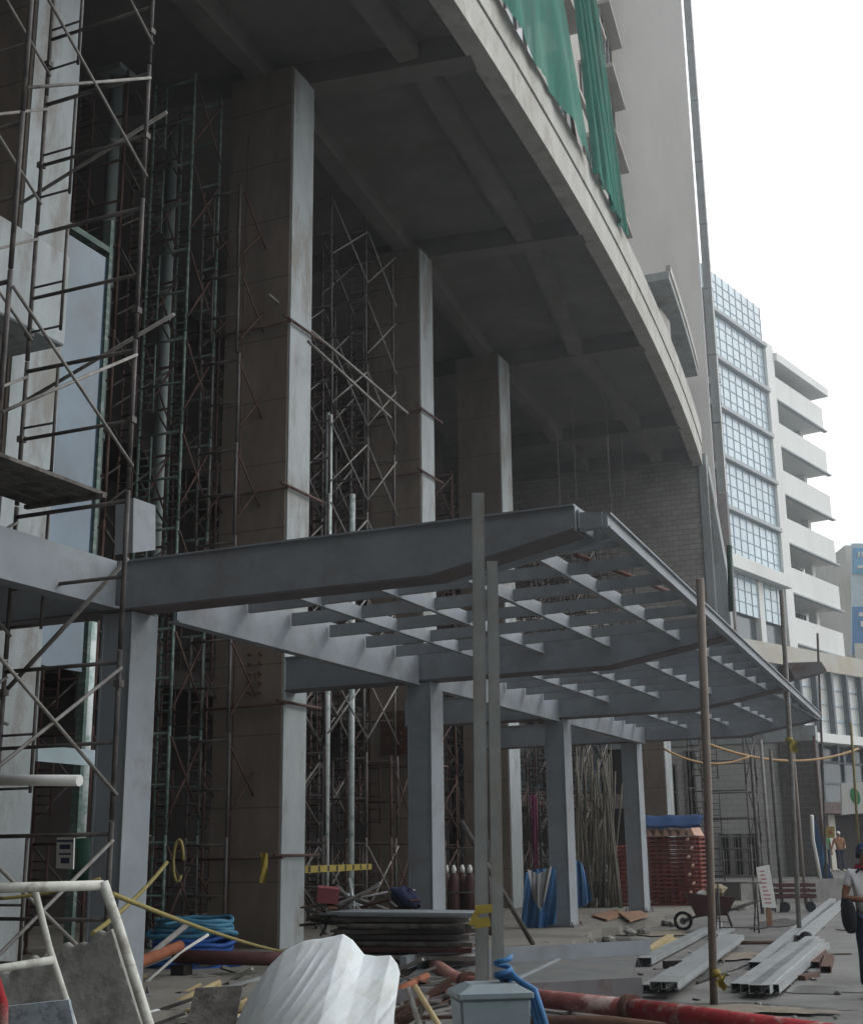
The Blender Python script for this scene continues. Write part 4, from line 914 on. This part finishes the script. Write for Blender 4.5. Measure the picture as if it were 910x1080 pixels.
# heap of scrap rods behind the tarp
sc = empty('scrap_heap', 'tangled heap of scrap rods and sheet metal left of the panel stack', 'scrap', loc=tuple(pz(380, 985, .13)))
rr = random.Random(31)
for k in range(36):
    c = pD(345+rr.uniform(0, 85), 965+rr.uniform(-20, 15), 19.6+rr.uniform(-.5, .6)); d = V((rr.uniform(-1, 1), rr.uniform(-.6, .6), rr.uniform(-.25, .3))).normalized()*rr.uniform(.3, .8)
    lo = c-d; hi = c+d
    if min(lo.z, hi.z) < .15: c = c+Z*(.16-min(lo.z, hi.z)); lo = c-d; hi = c+d
    lp((MB().tube([lo, hi], rr.uniform(.018, .035), 6) if k % 3 else MB().beam(lo, hi, .14, .02, up=Z)).build('scrap_piece', rr.choice([TUBE, RUST, TUBEL, GALV, PAINTD, WOODG])), sc)
m = MB()
def hp(u, v):
    x = 340+105*u; c = pD(x, 980, 19.8); h = .85*math.sin(math.pi*u)**.6*(1-abs(2*v-1)**1.5); return V((c.x, c.y, .13))+F0*(v*1.4-.7)+Z*(h*.8+.05*math.sin(u*31+v*17))
m.grid(hp, 30, 12); lp(m.build('base_pile', MUD), sc)
m = MB(); p = pD(345, 944, 19.4); m.box((-.16, -.08, -.0), (.16, .08, .22)); o = m.build('red_crate', mat('pink_red_box', (.24, .07, .08), .7)); o.location = pD(345, 952, 19.3); o.rotation_euler = (.2, .1, R_(30)); tag(o, 'small pinkish red box on the scrap left of the panel stack', 'box')
m = MB(); m.grid(lambda u, v: V((math.cos(2*math.pi*u)*math.sin(math.pi*v)*.24*(1+.15*math.sin(v*17+u*9)), math.sin(2*math.pi*u)*math.sin(math.pi*v)*.15, -math.cos(math.pi*v)*.12*(1+.3*math.sin(u*23+v*8)))), 24, 14); o = m.build('blue_bag', NAVY); o.location = pD(427, 947, 19.2); o.rotation_euler = (0, .5, R_(25)); tag(o, 'dark blue bag lying on top of the scrap heap', 'bag')
# gas bottles
for k, x in enumerate([479, 488, 496, 505, 513, 471]):
    c = pD(x, 950, 24.5+.3*(k % 2)); c = V((c.x, c.y, .18))
    r0 = empty('gas_bottle', '%s gas bottle with a pale cap in the row behind the double post' % ['second', 'third', 'fourth', 'fifth', 'rightmost', 'leftmost'][k], 'gas bottle', 'gas bottles behind the double post', loc=tuple(c))
    o = MB().tube([(0, 0, 0), (0, 0, .95), (0, 0, 1.05), (0, 0, 1.12)], [.105, .105, .085, .04], 12).build('body', mat('bottle_maroon', (.08, .035, .035), .6)); o.parent = r0
    o = MB().tube([(0, 0, 1.121), (0, 0, 1.20), (0, 0, 1.27)], [.045, .05, .02], 10).build('cap', SIGNW); o.parent = r0
# trolley for bottles (frame)
m = MB(); A_ = pD(470, 930, 24.3); B_ = pD(516, 930, 24.3)
for z in (.5, .95): m.tube([V((A_.x, A_.y, z)), V((B_.x, B_.y, z))], .02, 6)
for p in (A_, B_): m.tube([V((p.x, p.y, .18)), V((p.x, p.y, 1.9))], .02, 6)
m.tube([V((A_.x, A_.y, 1.75)), V((B_.x, B_.y, 1.75))], .02, 6)
tag(m.build('bottle_rack', TUBE), 'tube rack holding the gas bottles upright', 'rack')
# propped bars
tubeD('prop_bar', 'long dark bar leaning behind the foot of the double post', 'bar', [(486, 866, 21.0), (562, 996, 21.6)], .045, TUBE)
# blue tarps round the third canopy column
def drape(name, label, pts_top, pts_bot, D, mt, amp=.06, seed=0):
    T = [pD(x, y, D) for x, y in pts_top]; B = [pD(x, y, D-.1) for x, y in pts_bot]
    m = MB(); f = lambda u, v: sample(T, u).lerp(sample(B, u), v)-F0*(amp*math.sin(u*13+seed+v*2)+amp*.6*math.sin(u*29+v*6)+.1*math.sin(math.pi*v))
    m.grid(f, 30, 16); m.grid(lambda u, v: f(u, v)+F0*.015, 30, 16); return tag(m.build(name, mt), label, 'tarp')
DC = (V((-9, 26.1, 0))).dot(F0)
drape('blue_tarp', 'crumpled blue tarp hanging left of the third canopy column', [(553, 921), (565, 917), (586, 916)], [(549, 979), (568, 982), (586, 974)], 26.6, BLUE)
drape('grey_cloth', 'grey cloth hanging in a point over the blue tarp', [(556, 917), (568, 922), (582, 914)], [(562, 948), (570, 962), (576, 945)], 26.3, TARPG, .04, 2)
drape('blue_tarp', 'blue tarp wrapped against the right side of the third canopy column', [(604, 906), (609, 908), (614, 911)], [(604, 960), (614, 957), (625, 950)], 29.2, BLUE, .05, 4)
drape('pink_cloth', 'narrow pink purple cloth hanging from the scaffold left of the third canopy column', [(559, 840), (563, 838), (566, 841)], [(563, 916), (565, 918), (567, 915)], 30.5, PINK, .05, 1)
for x, lb in ((575, 'left'), (583, 'right')):
    c = pz(x, 977, .18); o = MB().tube([c, c+Z*.22], .085, 14).build('paint_pail', SIGNW); tag(o, '%s white pail at the foot of the blue tarp' % lb, 'pail', 'white pails')
# plywood on ground
for k, (pp_, lb) in enumerate([([(624, 967), (650, 961), (664, 965), (640, 972)], 'left brown plywood sheet lying on the slab beyond the third canopy column'), ([(652, 964), (676, 962), (684, 967), (664, 973)], 'right brown plywood sheet lying on the slab beyond the third canopy column')]):
    P = [pz(x, y, .19+.04*k) for x, y in pp_]; tag(MB().prism(P, (0, 0, .035)).build('plywood_sheet', PLY), lb, 'plywood', 'plywood on the slab')
# debris along the broken slab edge
rr = random.Random(8)
for k in range(26):
    yy = rr.uniform(20, 40); c = V((-8.1+rr.uniform(-.3, .6), yy, .05+rr.uniform(0, .05)))
    chunk('concrete_chunk', 'small broken concrete chunk along the ragged slab edge', 'rubble', c, rr.uniform(.06, .16), CHB, k, 'concrete chunks along the slab edge')
for k in range(30):
    x = rr.uniform(640, 900); y = rr.uniform(975, 1075); c = pz(x, y, .02)
    chunk('pebble', 'small loose stone on the forecourt concrete', 'stone', c, rr.uniform(.02, .045), CHB, 100+k, 'loose stones on the forecourt')
for k in range(16):
    c = pz(rr.uniform(430, 475), rr.uniform(1045, 1085), .05)
    chunk('broken_block', 'broken rubble lump between the white tarp and the bin', 'rubble', c, rr.uniform(.08, .16), rr.choice([CHB, MUD]), 200+k, 'rubble lumps beside the white tarp')
stk = [((430, 1042), (462, 1143), TUBEL, 'pale stick leaning at the right side of the white tarp'), ((437, 1040), (500, 1143), WOODY, 'yellowish stick fanning out right of the white tarp'), ((450, 1050), (420, 1143), WOODG, 'dark stick crossing the pale ones beside the bin')]
tubeD('painted_stub', 'orange painted pipe stub near the right tip of the white tarp', 'pipe', [(418, 1046, 14.6), (450, 1030, 15.9)], .045, ORANGE, 9)
for a, b_, mt, lb in stk: tubeD('stick', lb, 'stick', [(a[0], a[1], 9.8), (b_[0], b_[1], 9.5)], .022, mt, 7)
c_ = pz(395, 1030, .0); tag(MB().tube([c_+Z*.0, c_+Z*.03, c_+Z*.031, c_+Z*.42], [.15, .15, .11, .03], 14).build('marker_cone', ORANGE), 'small orange marker cone behind the top right of the white tarp', 'cone')
rr = random.Random(77)
kinds = [('steel_offcut', TUBE, 'dark steel offcut'), ('timber_scrap', WOODG, 'grey timber scrap'), ('pipe_scrap', TUBEL, 'pale pipe scrap'), ('timber_scrap', WOODY, 'yellowish timber scrap'), ('rusty_scrap', RUST, 'rusty bar scrap'), ('cement_slab_piece', CHB, 'cement slab piece')]
for k in range(96):
    nm_, mt_, lb_ = kinds[k % 6]
    x = rr.uniform(140, 262) if k % 2 else rr.uniform(412, 482); y = rr.uniform(1030, 1085)
    c = pz(x, y, rr.uniform(.03, .16)); L_ = rr.uniform(.12, .5)
    d = (RT*math.cos(rr.uniform(-.9, .9))+F0*rr.uniform(-.8, .8)+Z*rr.uniform(-.25, .45)).normalized()*L_
    if c.z-abs(d.z) < .02: c = c+Z*(.03-(c.z-abs(d.z)))
    m = MB().tube([c-d, c+d], rr.uniform(.018, .035), 7) if k % 3 == 0 else MB().beam(c-d, c+d, rr.uniform(.05, .16), rr.uniform(.02, .04), up=Z+RT*rr.uniform(-.5, .5))
    tag(m.build(nm_, mt_), lb_+(' in the litter left of the white tarp' if k % 2 else ' in the litter right of the white tarp'), 'scrap', ('litter left of the tarp, ' if k % 2 else 'litter right of the tarp, ')+lb_)
for k in range(34):
    x = rr.uniform(525, 900); y = rr.uniform(968, 1072); c = pz(x, y, .012); a_ = rr.uniform(0, 3.1); L_ = rr.uniform(.05, .25)
    d = V((math.cos(a_), math.sin(a_), 0))*L_; mt_ = rr.choice([WOODG, RUST, TUBE, WOODY, CHB])
    tag(MB().beam(c-d, c+d, rr.uniform(.02, .06), .018, up=Z).build('splinter', mt_), 'small flat splinter lying on the forecourt concrete', 'splinter', 'splinters on the forecourt')
# stack of red frames
RF = empty('red_frame_stack', 'tall stack of red orange frames with pale triangular ends under a blue cover', 'stack', loc=(-10, 37.6, .13))
xa = pY(684, 940, 37.4); xb = pY(740, 940, 37.4)
for k in range(16):
    z = .2+k*.118
    m = MB(); m.beam((xa.x, 37.6, z), (xb.x, 37.6, z), .07, .055, up=Z); m.beam((xa.x, 38.6, z), (xb.x, 38.6, z), .07, .055, up=Z)
    for i in range(8): x = xa.x+.05+(xb.x-xa.x-.1)*i/7; m.beam((x, 37.5, z+.055), (x, 38.7, z+.055), .05, .045, up=Z)
    lp(m.build('frame', REDF), RF)
for i in range(6):
    x = xa.x+.0+i*.24; m = MB(); m.prism([(x, 37.42, 2.08), (x+.2, 37.42, 2.08), (x+.08, 37.42, 2.32)], (0, 1.2, 0)); lp(m.build('triangular_end', TIP), RF)
for i in range(7):
    z = .5+i*.24; m = MB(); m.tube([(xb.x-.35+.1*(i % 2), 37.4, z), (xb.x-.3+.1*(i % 2), 37.45, z+.07)], .035, 6); lp(m.build('pale_clip', TIP), RF)
m = MB(); f = lambda u, v: V((xa.x-.1+(xb.x-xa.x+.2)*u, 37.3+1.5*v, 2.36+.30*min(1, v*3)+.015*math.sin(u*15+v*4)))
m.grid(f, 24, 10); m.grid(lambda u, v: f(u, 0)-Z*(v*.08)-V((0, .02*math.sin(u*20), 0)), 24, 3); tag(m.build('blue_cover', mat('dark_blue_sheet', (.02, .06, .16), .7)), 'blue sheet covering the top of the red frame stack', 'cover')
# second smaller red stack left of the fourth canopy column
RF2 = empty('red_frame_stack', 'smaller dark red stack of frames left of the last canopy column', 'stack', loc=(-11, 37, .13))
xa2 = pY(650, 940, 37); xb2 = pY(664, 940, 37)
for k in range(14):
    z = .2+k*.12; m = MB(); m.beam((xa2.x, 37, z), (xb2.x, 37, z), .07, .055, up=Z)
    for i in range(3): x = xa2.x+(xb2.x-xa2.x)*i/2; m.beam((x, 36.9, z+.055), (x, 38, z+.055), .05, .04, up=Z)
    lp(m.build('frame', REDF), RF2)
# bamboo bundle leaning
rr = random.Random(17)
bm0 = MB().tube([(0, 0, 0), (0, 0, 1.3), (0.02, 0, 2.7), (0.0, .02, 4.1), (.03, 0, 5.4)], .035, 6, r2=.022)
for z in (.9, 1.8, 2.7, 3.6, 4.5): bm0.tube([(0, 0, z), (0, 0, z+.03)], .038, 6)
bo = bm0.build('bamboo_pole', BAMB)
for k in range(40):
    o = bo if k == 0 else bo.copy()
    if k: COL.objects.link(o)
    c = pY(605+rr.uniform(0, 52), 940, 35.5+rr.uniform(0, 1.6)); o.location = (c.x, c.y, .178)
    o.rotation_euler = (rr.uniform(-.12, .04), rr.uniform(-.10, .10), rr.uniform(0, 6)); o.scale = (1, 1, rr.uniform(.62, .86))
    tag(o, 'bamboo pole standing in the bundle between the third and fourth canopy columns', 'bamboo pole', 'bamboo poles leaning between the canopy columns')
# wheelbarrow
def barrow(label, x, y, rz, s=1., rot=0):
    r0 = empty('wheelbarrow', label, 'wheelbarrow', None, loc=tuple(pz(x, y, 0)), rz=rz)
    m = MB(); b4 = [(-.3, -.24, .32), (.35, -.24, .32), (.35, .24, .32), (-.3, .24, .32)]; t4 = [(-.5, -.36, .68), (.55, -.36, .78), (.55, .36, .78), (-.5, .36, .68)]
    n_ = len(m.v); m.add(b4+t4, [(0,3,2,1), (0,1,5,4), (1,2,6,5), (2,3,7,6), (3,0,4,7)])
    i4 = [(a*.94, b_*.94, c_+.02) for a, b_, c_ in b4]; it = [(a*.96, b_*.95, c_) for a, b_, c_ in t4]; m.add(i4+it, [(0,1,2,3), (0,4,5,1), (1,5,6,2), (2,6,7,3), (3,7,4,0)]); m.add(t4+it, [(0,1,5,4), (1,2,6,5), (2,3,7,6), (3,0,4,7)])
    o = m.build('tray', MAROON); o.parent = r0
    m = MB()
    for s_ in (-1, 1): m.tube([(.62, s_*.05, .2), (.3, s_*.2, .3), (-.5, s_*.28, .45), (-1.0, s_*.3, .62)], .02, 6); m.tube([(-.3, s_*.25, .4), (-.42, s_*.27, .01)], .018, 6)
    m.tube([(-.4, -.26, .05), (-.4, .26, .05)], .015, 6); o = m.build('frame', TUBE); o.parent = r0
    m = MB(); m.tube([(.62+.17*math.cos(t), 0, .2+.17*math.sin(t)) for t in [i*math.pi/8 for i in range(17)]], .035, 8, cap=False); o = m.build('wheel', BLACKC); o.parent = r0
    o = MB().tube([(.62, -.06, .2), (.62, .06, .2)], .07, 10).build('hub', TUBE); o.parent = o.parent or r0
    return r0
barrow('maroon wheelbarrow holding a rag and cement bag before the red frame stack', 752, 982, R_(195))
o = chunk('white_rag', 'crumpled white rag lying in the maroon wheelbarrow', 'rag', pz(746, 982)+Z*.72, .16, SIGNW, 77)
o = chunk('cement_bag', 'pale brown cement bag upright in the maroon wheelbarrow', 'bag', pz(768, 982)+Z*.86-RT*.2, .22, mat('paper_bag', (.32, .27, .18), .9), 78)
r0 = empty('hand_cart', 'low dark maroon cart with slatted side right of the white notice stand', 'cart', None, loc=tuple(pz(838, 962, 0)), rz=R_(25))
m = MB()
for z in (.38, .52, .66): m.box((-.55, -.3, z), (.55, -.27, z+.09)); m.box((-.55, .27, z), (.55, .3, z+.09))
m.box((-.55, -.27, .36), (.55, .27, .39)); o = m.build('body', MAROON); o.parent = r0
for sx in (-.42, .42):
    for sy in (-.26, .26): o = MB().tube([(sx, sy, .36), (sx*1.12, sy, 0.0)], .025, 6).build('leg', TUBE); o.parent = r0
for sx in (-.35, .35): 
    o = MB().tube([(sx, -.32, .14), (sx, -.38, .14)], .14, 12).build('wheel', BLACKC); o.parent = r0
# trestle
r0 = empty('trestle', 'thin steel trestle between the wheelbarrow and the white notice stand', 'trestle', None, loc=tuple(pz(779, 985, 0)), rz=R_(25))
m = MB()
for x in (-.38, .42):
    m.tube([(x, 0, 0), (x+.06, .2, 1.0)], .018, 6); m.tube([(x, .4, 0), (x+.06, .2, 1.0)], .018, 6); m.tube([(x+.02, .02, .3), (x+.02, .38, .3)], .012, 6)
o = m.build('legs', TUBE); o.parent = r0
o = MB().tube([(-.4, .2, 1.0), (.6, .2, 1.0)], .022, 6).build('top_bar', TUBE); o.parent = r0
o = MB().tube([(-.38, 0, .12), (.42, 0, .12)], .014, 6).build('lower_bar', TUBE); o.parent = r0
# notice stand
r0 = empty('notice_stand', 'white notice with faint red writing on a timber stake behind the channel stacks', 'sign', None, loc=tuple(pz(812, 978, 0)), rz=R_(25))
o = MB().box((-.06, 0, 0), (.06, .04, 1.25)).build('stake', PLY); o.parent = r0
m = MB(); m.hexa([(-.14, -.03, .42), (.17, -.03, .40), (.17, -.003, .40), (-.14, -.003, .42)], [(-.22, -.03, 1.28), (.08, -.03, 1.33), (.08, -.003, 1.33), (-.22, -.003, 1.28)]); o = m.build('panel', SIGNW); o.parent = r0
m = MB(); rr = random.Random(4)
for k in range(9):
    z = 1.18-.085*k; x = -.15+.008*k; m.box((x, -.036, z), (x+rr.uniform(.09, .17), -.0305, z+.03))
o = m.build('writing', mat('faint_red', (.5, .2, .22), .7)); o.parent = r0
# blue white sheet strip leaning at the pier
T = [pD(x, y, 44) for x, y in [(857, 861), (858, 885), (861, 905), (868, 940)]]; B = [pD(x, y, 43.8) for x, y in [(860, 862), (866, 890), (873, 910), (884, 940)]]
m = MB(); m.grid(lambda u, v: sample(T, u).lerp(sample(B, u), v)-F0*(.08*math.sin(u*9+v*5)), 20, 6); tag(m.build('blue_sheet', BLUE), 'long blue sheet hanging at the right of the dark block pier', 'sheet')
T = [pD(x, y, 43.6) for x, y in [(856, 860), (857, 885), (861, 905), (867, 940)]]
tag(MB().tube(T, .06, 6).build('white_edge_rope', SIGNW), 'white twisted rope along the left edge of the blue sheet', 'rope')
# few more dark standing poles behind
for k, (x, y0, y1, D_) in enumerate([(812, 790, 960, 37), (802, 780, 962, 38), (836, 786, 955, 41), (858, 776, 950, 45), (792, 800, 964, 36)]):
    a = pD(x, y0, D_); b_ = V((a.x, a.y, 0)); tag(MB().tube([b_, a], .05, 6).build('prop_post', [TUBE, TUBEL, WOODP, TUBER, TUBE][k]), '%s upright prop standing behind the white notice stand' % ['second from the left', 'middle', 'second from the right', 'rightmost', 'leftmost'][[1, 0, 2, 3, 4][k]] if False else '%s prop of the row behind the white notice stand' % ['dark, central', 'pale', 'brown timber', 'rust red', 'dark, leftmost'][k], 'prop', 'props behind the notice stand')
# sloping dark roof sheet at the canopy's far corner
P = [pD(x, y, 42) for x, y in [(830, 699), (866, 698), (872, 708), (838, 716)]]
tag(MB().prism(P, F0*1.2).build('roof_sheet', PAINTD), 'small dark sloping roof sheet beyond the far canopy corner', 'roof sheet')
m = MB(); a = pD(769, 575, 43); b_ = pD(771, 645, 43); m.tube([a, b_], .09, 8); tag(m.build('green_pipe', GREEND), 'dark green vertical pipe at the corner of the block end wall', 'pipe')
# ================================================================== PEOPLE
def skinned(name, verts, edges, radii, mt, parent, root=0, sub=2):
    me = bpy.data.meshes.new(name); me.from_pydata([tuple(v) for v in verts], edges, [])
    o = bpy.data.objects.new(name, me); COL.objects.link(o)
    md = o.modifiers.new('skin', 'SKIN'); md.use_smooth_shade = True
    for i, r_ in enumerate(radii):
        sv = me.skin_vertices[0].data[i]; sv.radius = r_ if isinstance(r_, tuple) else (r_, r_); sv.use_root = (i == root)
    s_ = o.modifiers.new('sub', 'SUBSURF'); s_.levels = sub; s_.render_levels = sub
    dg = bpy.context.evaluated_depsgraph_get(); dg.update(); me2 = bpy.data.meshes.new_from_object(o.evaluated_get(dg))
    bpy.data.objects.remove(o); me2.materials.clear(); me2.materials.append(mt)
    for p in me2.polygons: p.use_smooth = True
    o = bpy.data.objects.new(name, me2); COL.objects.link(o)
    if parent: o.parent = parent
    return o
def person(label, loc, rz, shirt, trouser, arms, s=1., cap=None, hands=True, stance=.1):
    # local: faces -Y, x to its left (image right when facing camera)
    root = empty('person', label, 'person', loc=loc, rz=rz); root.scale = (s, s, s)
    vs = []; es = []; rs = []
    def add(p, r_, link=None):
        vs.append(V(p)); rs.append(r_)
        if link is not None: es.append((link, len(vs)-1))
        return len(vs)-1
    pel = add((0, 0, .93), (.15, .11)); wa = add((0, 0, 1.08), (.13, .095), pel); ch = add((0, 0, 1.28), (.16, .11), wa); nk = add((0, .01, 1.43), (.065, .06), ch); hb = add((0, 0, 1.50), (.055, .06), nk); hd = add((0, -.015, 1.60), (.078, .092), hb); ht = add((0, -.005, 1.69), (.062, .075), hd)
    add((0, -.10, 1.585), .016, hd)
    for sx in (-1, 1):
        hip = add((sx*.09, 0, .88), .092, pel); kn = add((sx*stance, -.03, .48), .058, hip); an = add((sx*(stance+.01), .02, .09), .038, kn); toe = add((sx*(stance+.03), -.14, .035), .034, an)
    ai = {}
    for sx in (-1, 1):
        el, wr, ha = arms[sx]; sh = add((sx*.175, 0, 1.375), .06, ch); e = add(el, .042, sh); w_ = add(wr, .028, e)
        d = (V(ha)-V(wr)).normalized(); palm = add(V(wr)+d*.06, (.038, .018), w_); k = add(V(wr)+d*.09, (.036, .015), palm)
        side = d.cross(V((0, -1, .3))).normalized()
        if hands:
            for f in range(4):
                kk = add(V(wr)+d*.10+side*((f-1.5)*.019), .010, k); k2 = add(V(wr)+d*(.13+.006*(1.5-abs(f-1.5)))+side*((f-1.5)*.02)+V((0, -.008, 0)), .009, kk); add(V(wr)+d*(.155+.01*(1.5-abs(f-1.5)))+side*((f-1.5)*.02)+V((0, -.022, 0)), .008, k2)
            tb = add(V(wr)+d*.04-side*.035, .011, palm); add(V(wr)+d*.08-side*.06+V((0, -.012, 0)), .009, tb)
    body = skinned('body', vs, es, rs, SKIN, root, sub=1)
    # face
    m = MB()
    for sx in (-1, 1): m.ball((sx*.032, -.098, 1.612), .012, 8, 5)
    o = m.build('eyes', SIGNW); o.parent = root
    m = MB()
    for sx in (-1, 1): m.ball((sx*.032, -.109, 1.612), .006, 6, 4)
    o = m.build('pupils', HAIR); o.parent = root
    m = MB(); m.ball((0, -.088, 1.545), .02, 8, 4, (1.2, .5, .4)); o = m.build('mouth', mat('lips', (.25, .09, .07), .6)); o.parent = root
    m = MB()
    for sx in (-1, 1): m.ball((sx*.083, .0, 1.60), .025, 8, 5, (.35, .7, 1.1))
    o = m.build('ears', SKIN); o.parent = root
    # hair
    def hair(u, v):
        a = 2*math.pi*u; b_ = math.pi*.56*v; x = math.sin(b_)*math.cos(a); y = math.sin(b_)*math.sin(a); z = math.cos(b_)
        low = .0 if y < -.2 else .06
        return V((x*.092, y*.112+.004, 1.625+z*.105-low*v*v))
    m = MB(); m.grid(hair, 20, 8); o = m.build('cap' if cap else 'hair', cap or HAIR); o.parent = root
    if cap: m = MB(); m.grid(lambda u, v: V(((u-.5)*.14, -.10-.08*v*math.sin(math.pi*(.15+.7*u)), 1.665-.015*v)), 8, 3); o = m.build('cap_peak', cap); o.parent = root
    # shirt
    vv = [V((0, 0, .87)), V((0, 0, 1.08)), V((0, 0, 1.28)), V((0, .005, 1.40))]; ee = [(0, 1), (1, 2), (2, 3)]; rr_ = [(.18, .14), (.15, .115), (.178, .125), (.10, .085)]
    for sx in (-1, 1):
        el = V(arms[sx][0]); sh = V((sx*.178, 0, 1.372)); vv += [sh, sh.lerp(el, .55)]; rr_ += [.075, .062]; ee += [(2, len(vv)-2), (len(vv)-2, len(vv)-1)]
    skinned('shirt', vv, ee, rr_, shirt, root, sub=2)
    vv = [V((0, 0, .94))]; ee = []; rr_ = [(.162, .122)]
    for sx in (-1, 1):
        vv += [V((sx*.092, 0, .86)), V((sx*stance, -.03, .48)), V((sx*(stance+.01), .02, .11))]; rr_ += [.105, .076, .062]; i = len(vv)-3; ee += [(0, i), (i, i+1), (i+1, i+2)]
    skinned('trousers', vv, ee, rr_, trouser, root, sub=2)
    for sx in (-1, 1):
        m = MB(); x = sx*(stance+.02)
        m.grid(lambda u, v: V((x+.048*math.cos(2*math.pi*u)*math.sin(math.pi*v), -.06+.135*math.sin(2*math.pi*u)*math.sin(math.pi*v), .004+.045+.05*(-math.cos(math.pi*v))*(1 if v < .5 else 1-.3*math.sin(2*math.pi*u)*-1*0+0))), 14, 8)
        o = m.build('shoe', SIGNW); o.parent = root
    return root
pl_ = pz(925, 1053, 0)
arms1 = {-1: ((-.27, .03, 1.10), (-.06, -.20, 1.08), (.05, -.22, 1.09)), 1: ((.27, .03, 1.10), (.09, -.22, 1.11), (0, -.25, 1.12))}
PS = person('person in white T-shirt, navy trousers and cap, hands joined, at the right edge', tuple(pl_), R_(22), SHIRT, NAVY, arms1, 1.0, cap=mat('cap_blue', (.015, .035, .10), .8))
M4 = Matrix.Translation(pl_) @ Matrix.Rotation(R_(22), 4, 'Z')
def prs(m, name, mt, label=None, cat=None):
    o = m.build(name, mt); o.location = pl_; o.rotation_euler.z = R_(22)
    return tag(o, label, cat) if label else o
def bagf(u, v):
    a = 2*math.pi*u; b_ = math.pi*v; return V((-.25+.08*math.cos(a)*math.sin(b_)**.5, -.05+.15*math.sin(a)*math.sin(b_)**.5+.0, .90-.18*math.cos(b_)+.015*math.sin(a*3)))
BG = prs(MB().grid(bagf, 16, 12), 'shoulder_bag', BLACKC, 'black shoulder bag hanging at the hip of the person in white', 'bag')
m = MB(); m.tube([(-.3, .05, 1.0), (-.24, .06, 1.25), (-.1, -.1, 1.42), (.08, -.08, 1.44), (.15, .02, 1.42)], .014, 6); o = m.build('strap', BLACKC); o.parent = BG
m = MB(); m.grid(lambda u, v: V((.02+.07*u-.04*v, -.142-.02*math.sin(3*v)-.012*math.sin(6*u), 1.44-.17*v)), 5, 8); m.tube([(.085*math.cos(t), .01-.095*math.sin(t)*(1 if math.sin(t) > 0 else .8), 1.445-.02*math.sin(t)) for t in [i*math.pi/10 for i in range(21)]], .03, 8)
SCF = m.build('scarf', mat('maroon_scarf', (.30, .02, .05), .8)); SCF.parent = PS
m = MB(); m.box((-.05, -.152, 1.0), (.03, -.147, 1.12)); o = m.build('id_card', mat('red_card', (.55, .05, .05), .5)); o.parent = PS
P1 = pz(883, 955, .705); 
w1 = pD(881, 905, 58); 
for (x, lb, sh, capm, ar) in [(871, 'far worker in green shirt beside the yellow warning sign', GREENS, None, {-1: ((-.24, .02, 1.1), (-.2, -.12, .9), (-.19, -.15, .8)), 1: ((.25, .02, 1.1), (.26, -.08, .86), (.26, -.1, .78))}),
                          (886, 'far worker in orange vest and dark trousers with white helmet', ORS, SIGNW, {-1: ((-.28, .02, 1.12), (-.33, -.16, 1.0), (-.34, -.25, .98)), 1: ((.25, .02, 1.1), (.2, -.2, 1.0), (.15, -.28, 1.0))})]:
    c = pD(x, 905, 57); person(lb, (c.x, c.y, .705), R_(20), sh, NAVY, ar, 1.0, cap=capm, hands=True)
print('objects', len(bpy.data.objects))

# ================================================================== HAZE
m = MB(); m.box((-150, -30, -1), (150, 380, 64))
hz = m.build('haze', bpy.data.materials.new('haze_air')); hz['kind'] = 'stuff'
hm = hz.data.materials[0]; hm.use_nodes = True; ht = hm.node_tree; ht.nodes.clear()
ho_ = ht.nodes.new('ShaderNodeOutputMaterial'); pv = ht.nodes.new('ShaderNodeVolumePrincipled'); pv.inputs['Color'].default_value = (.93, .96, 1, 1); pv.inputs['Density'].default_value = .0017; pv.inputs['Anisotropy'].default_value = .72
ht.links.new(pv.outputs[0], ho_.inputs['Volume'])
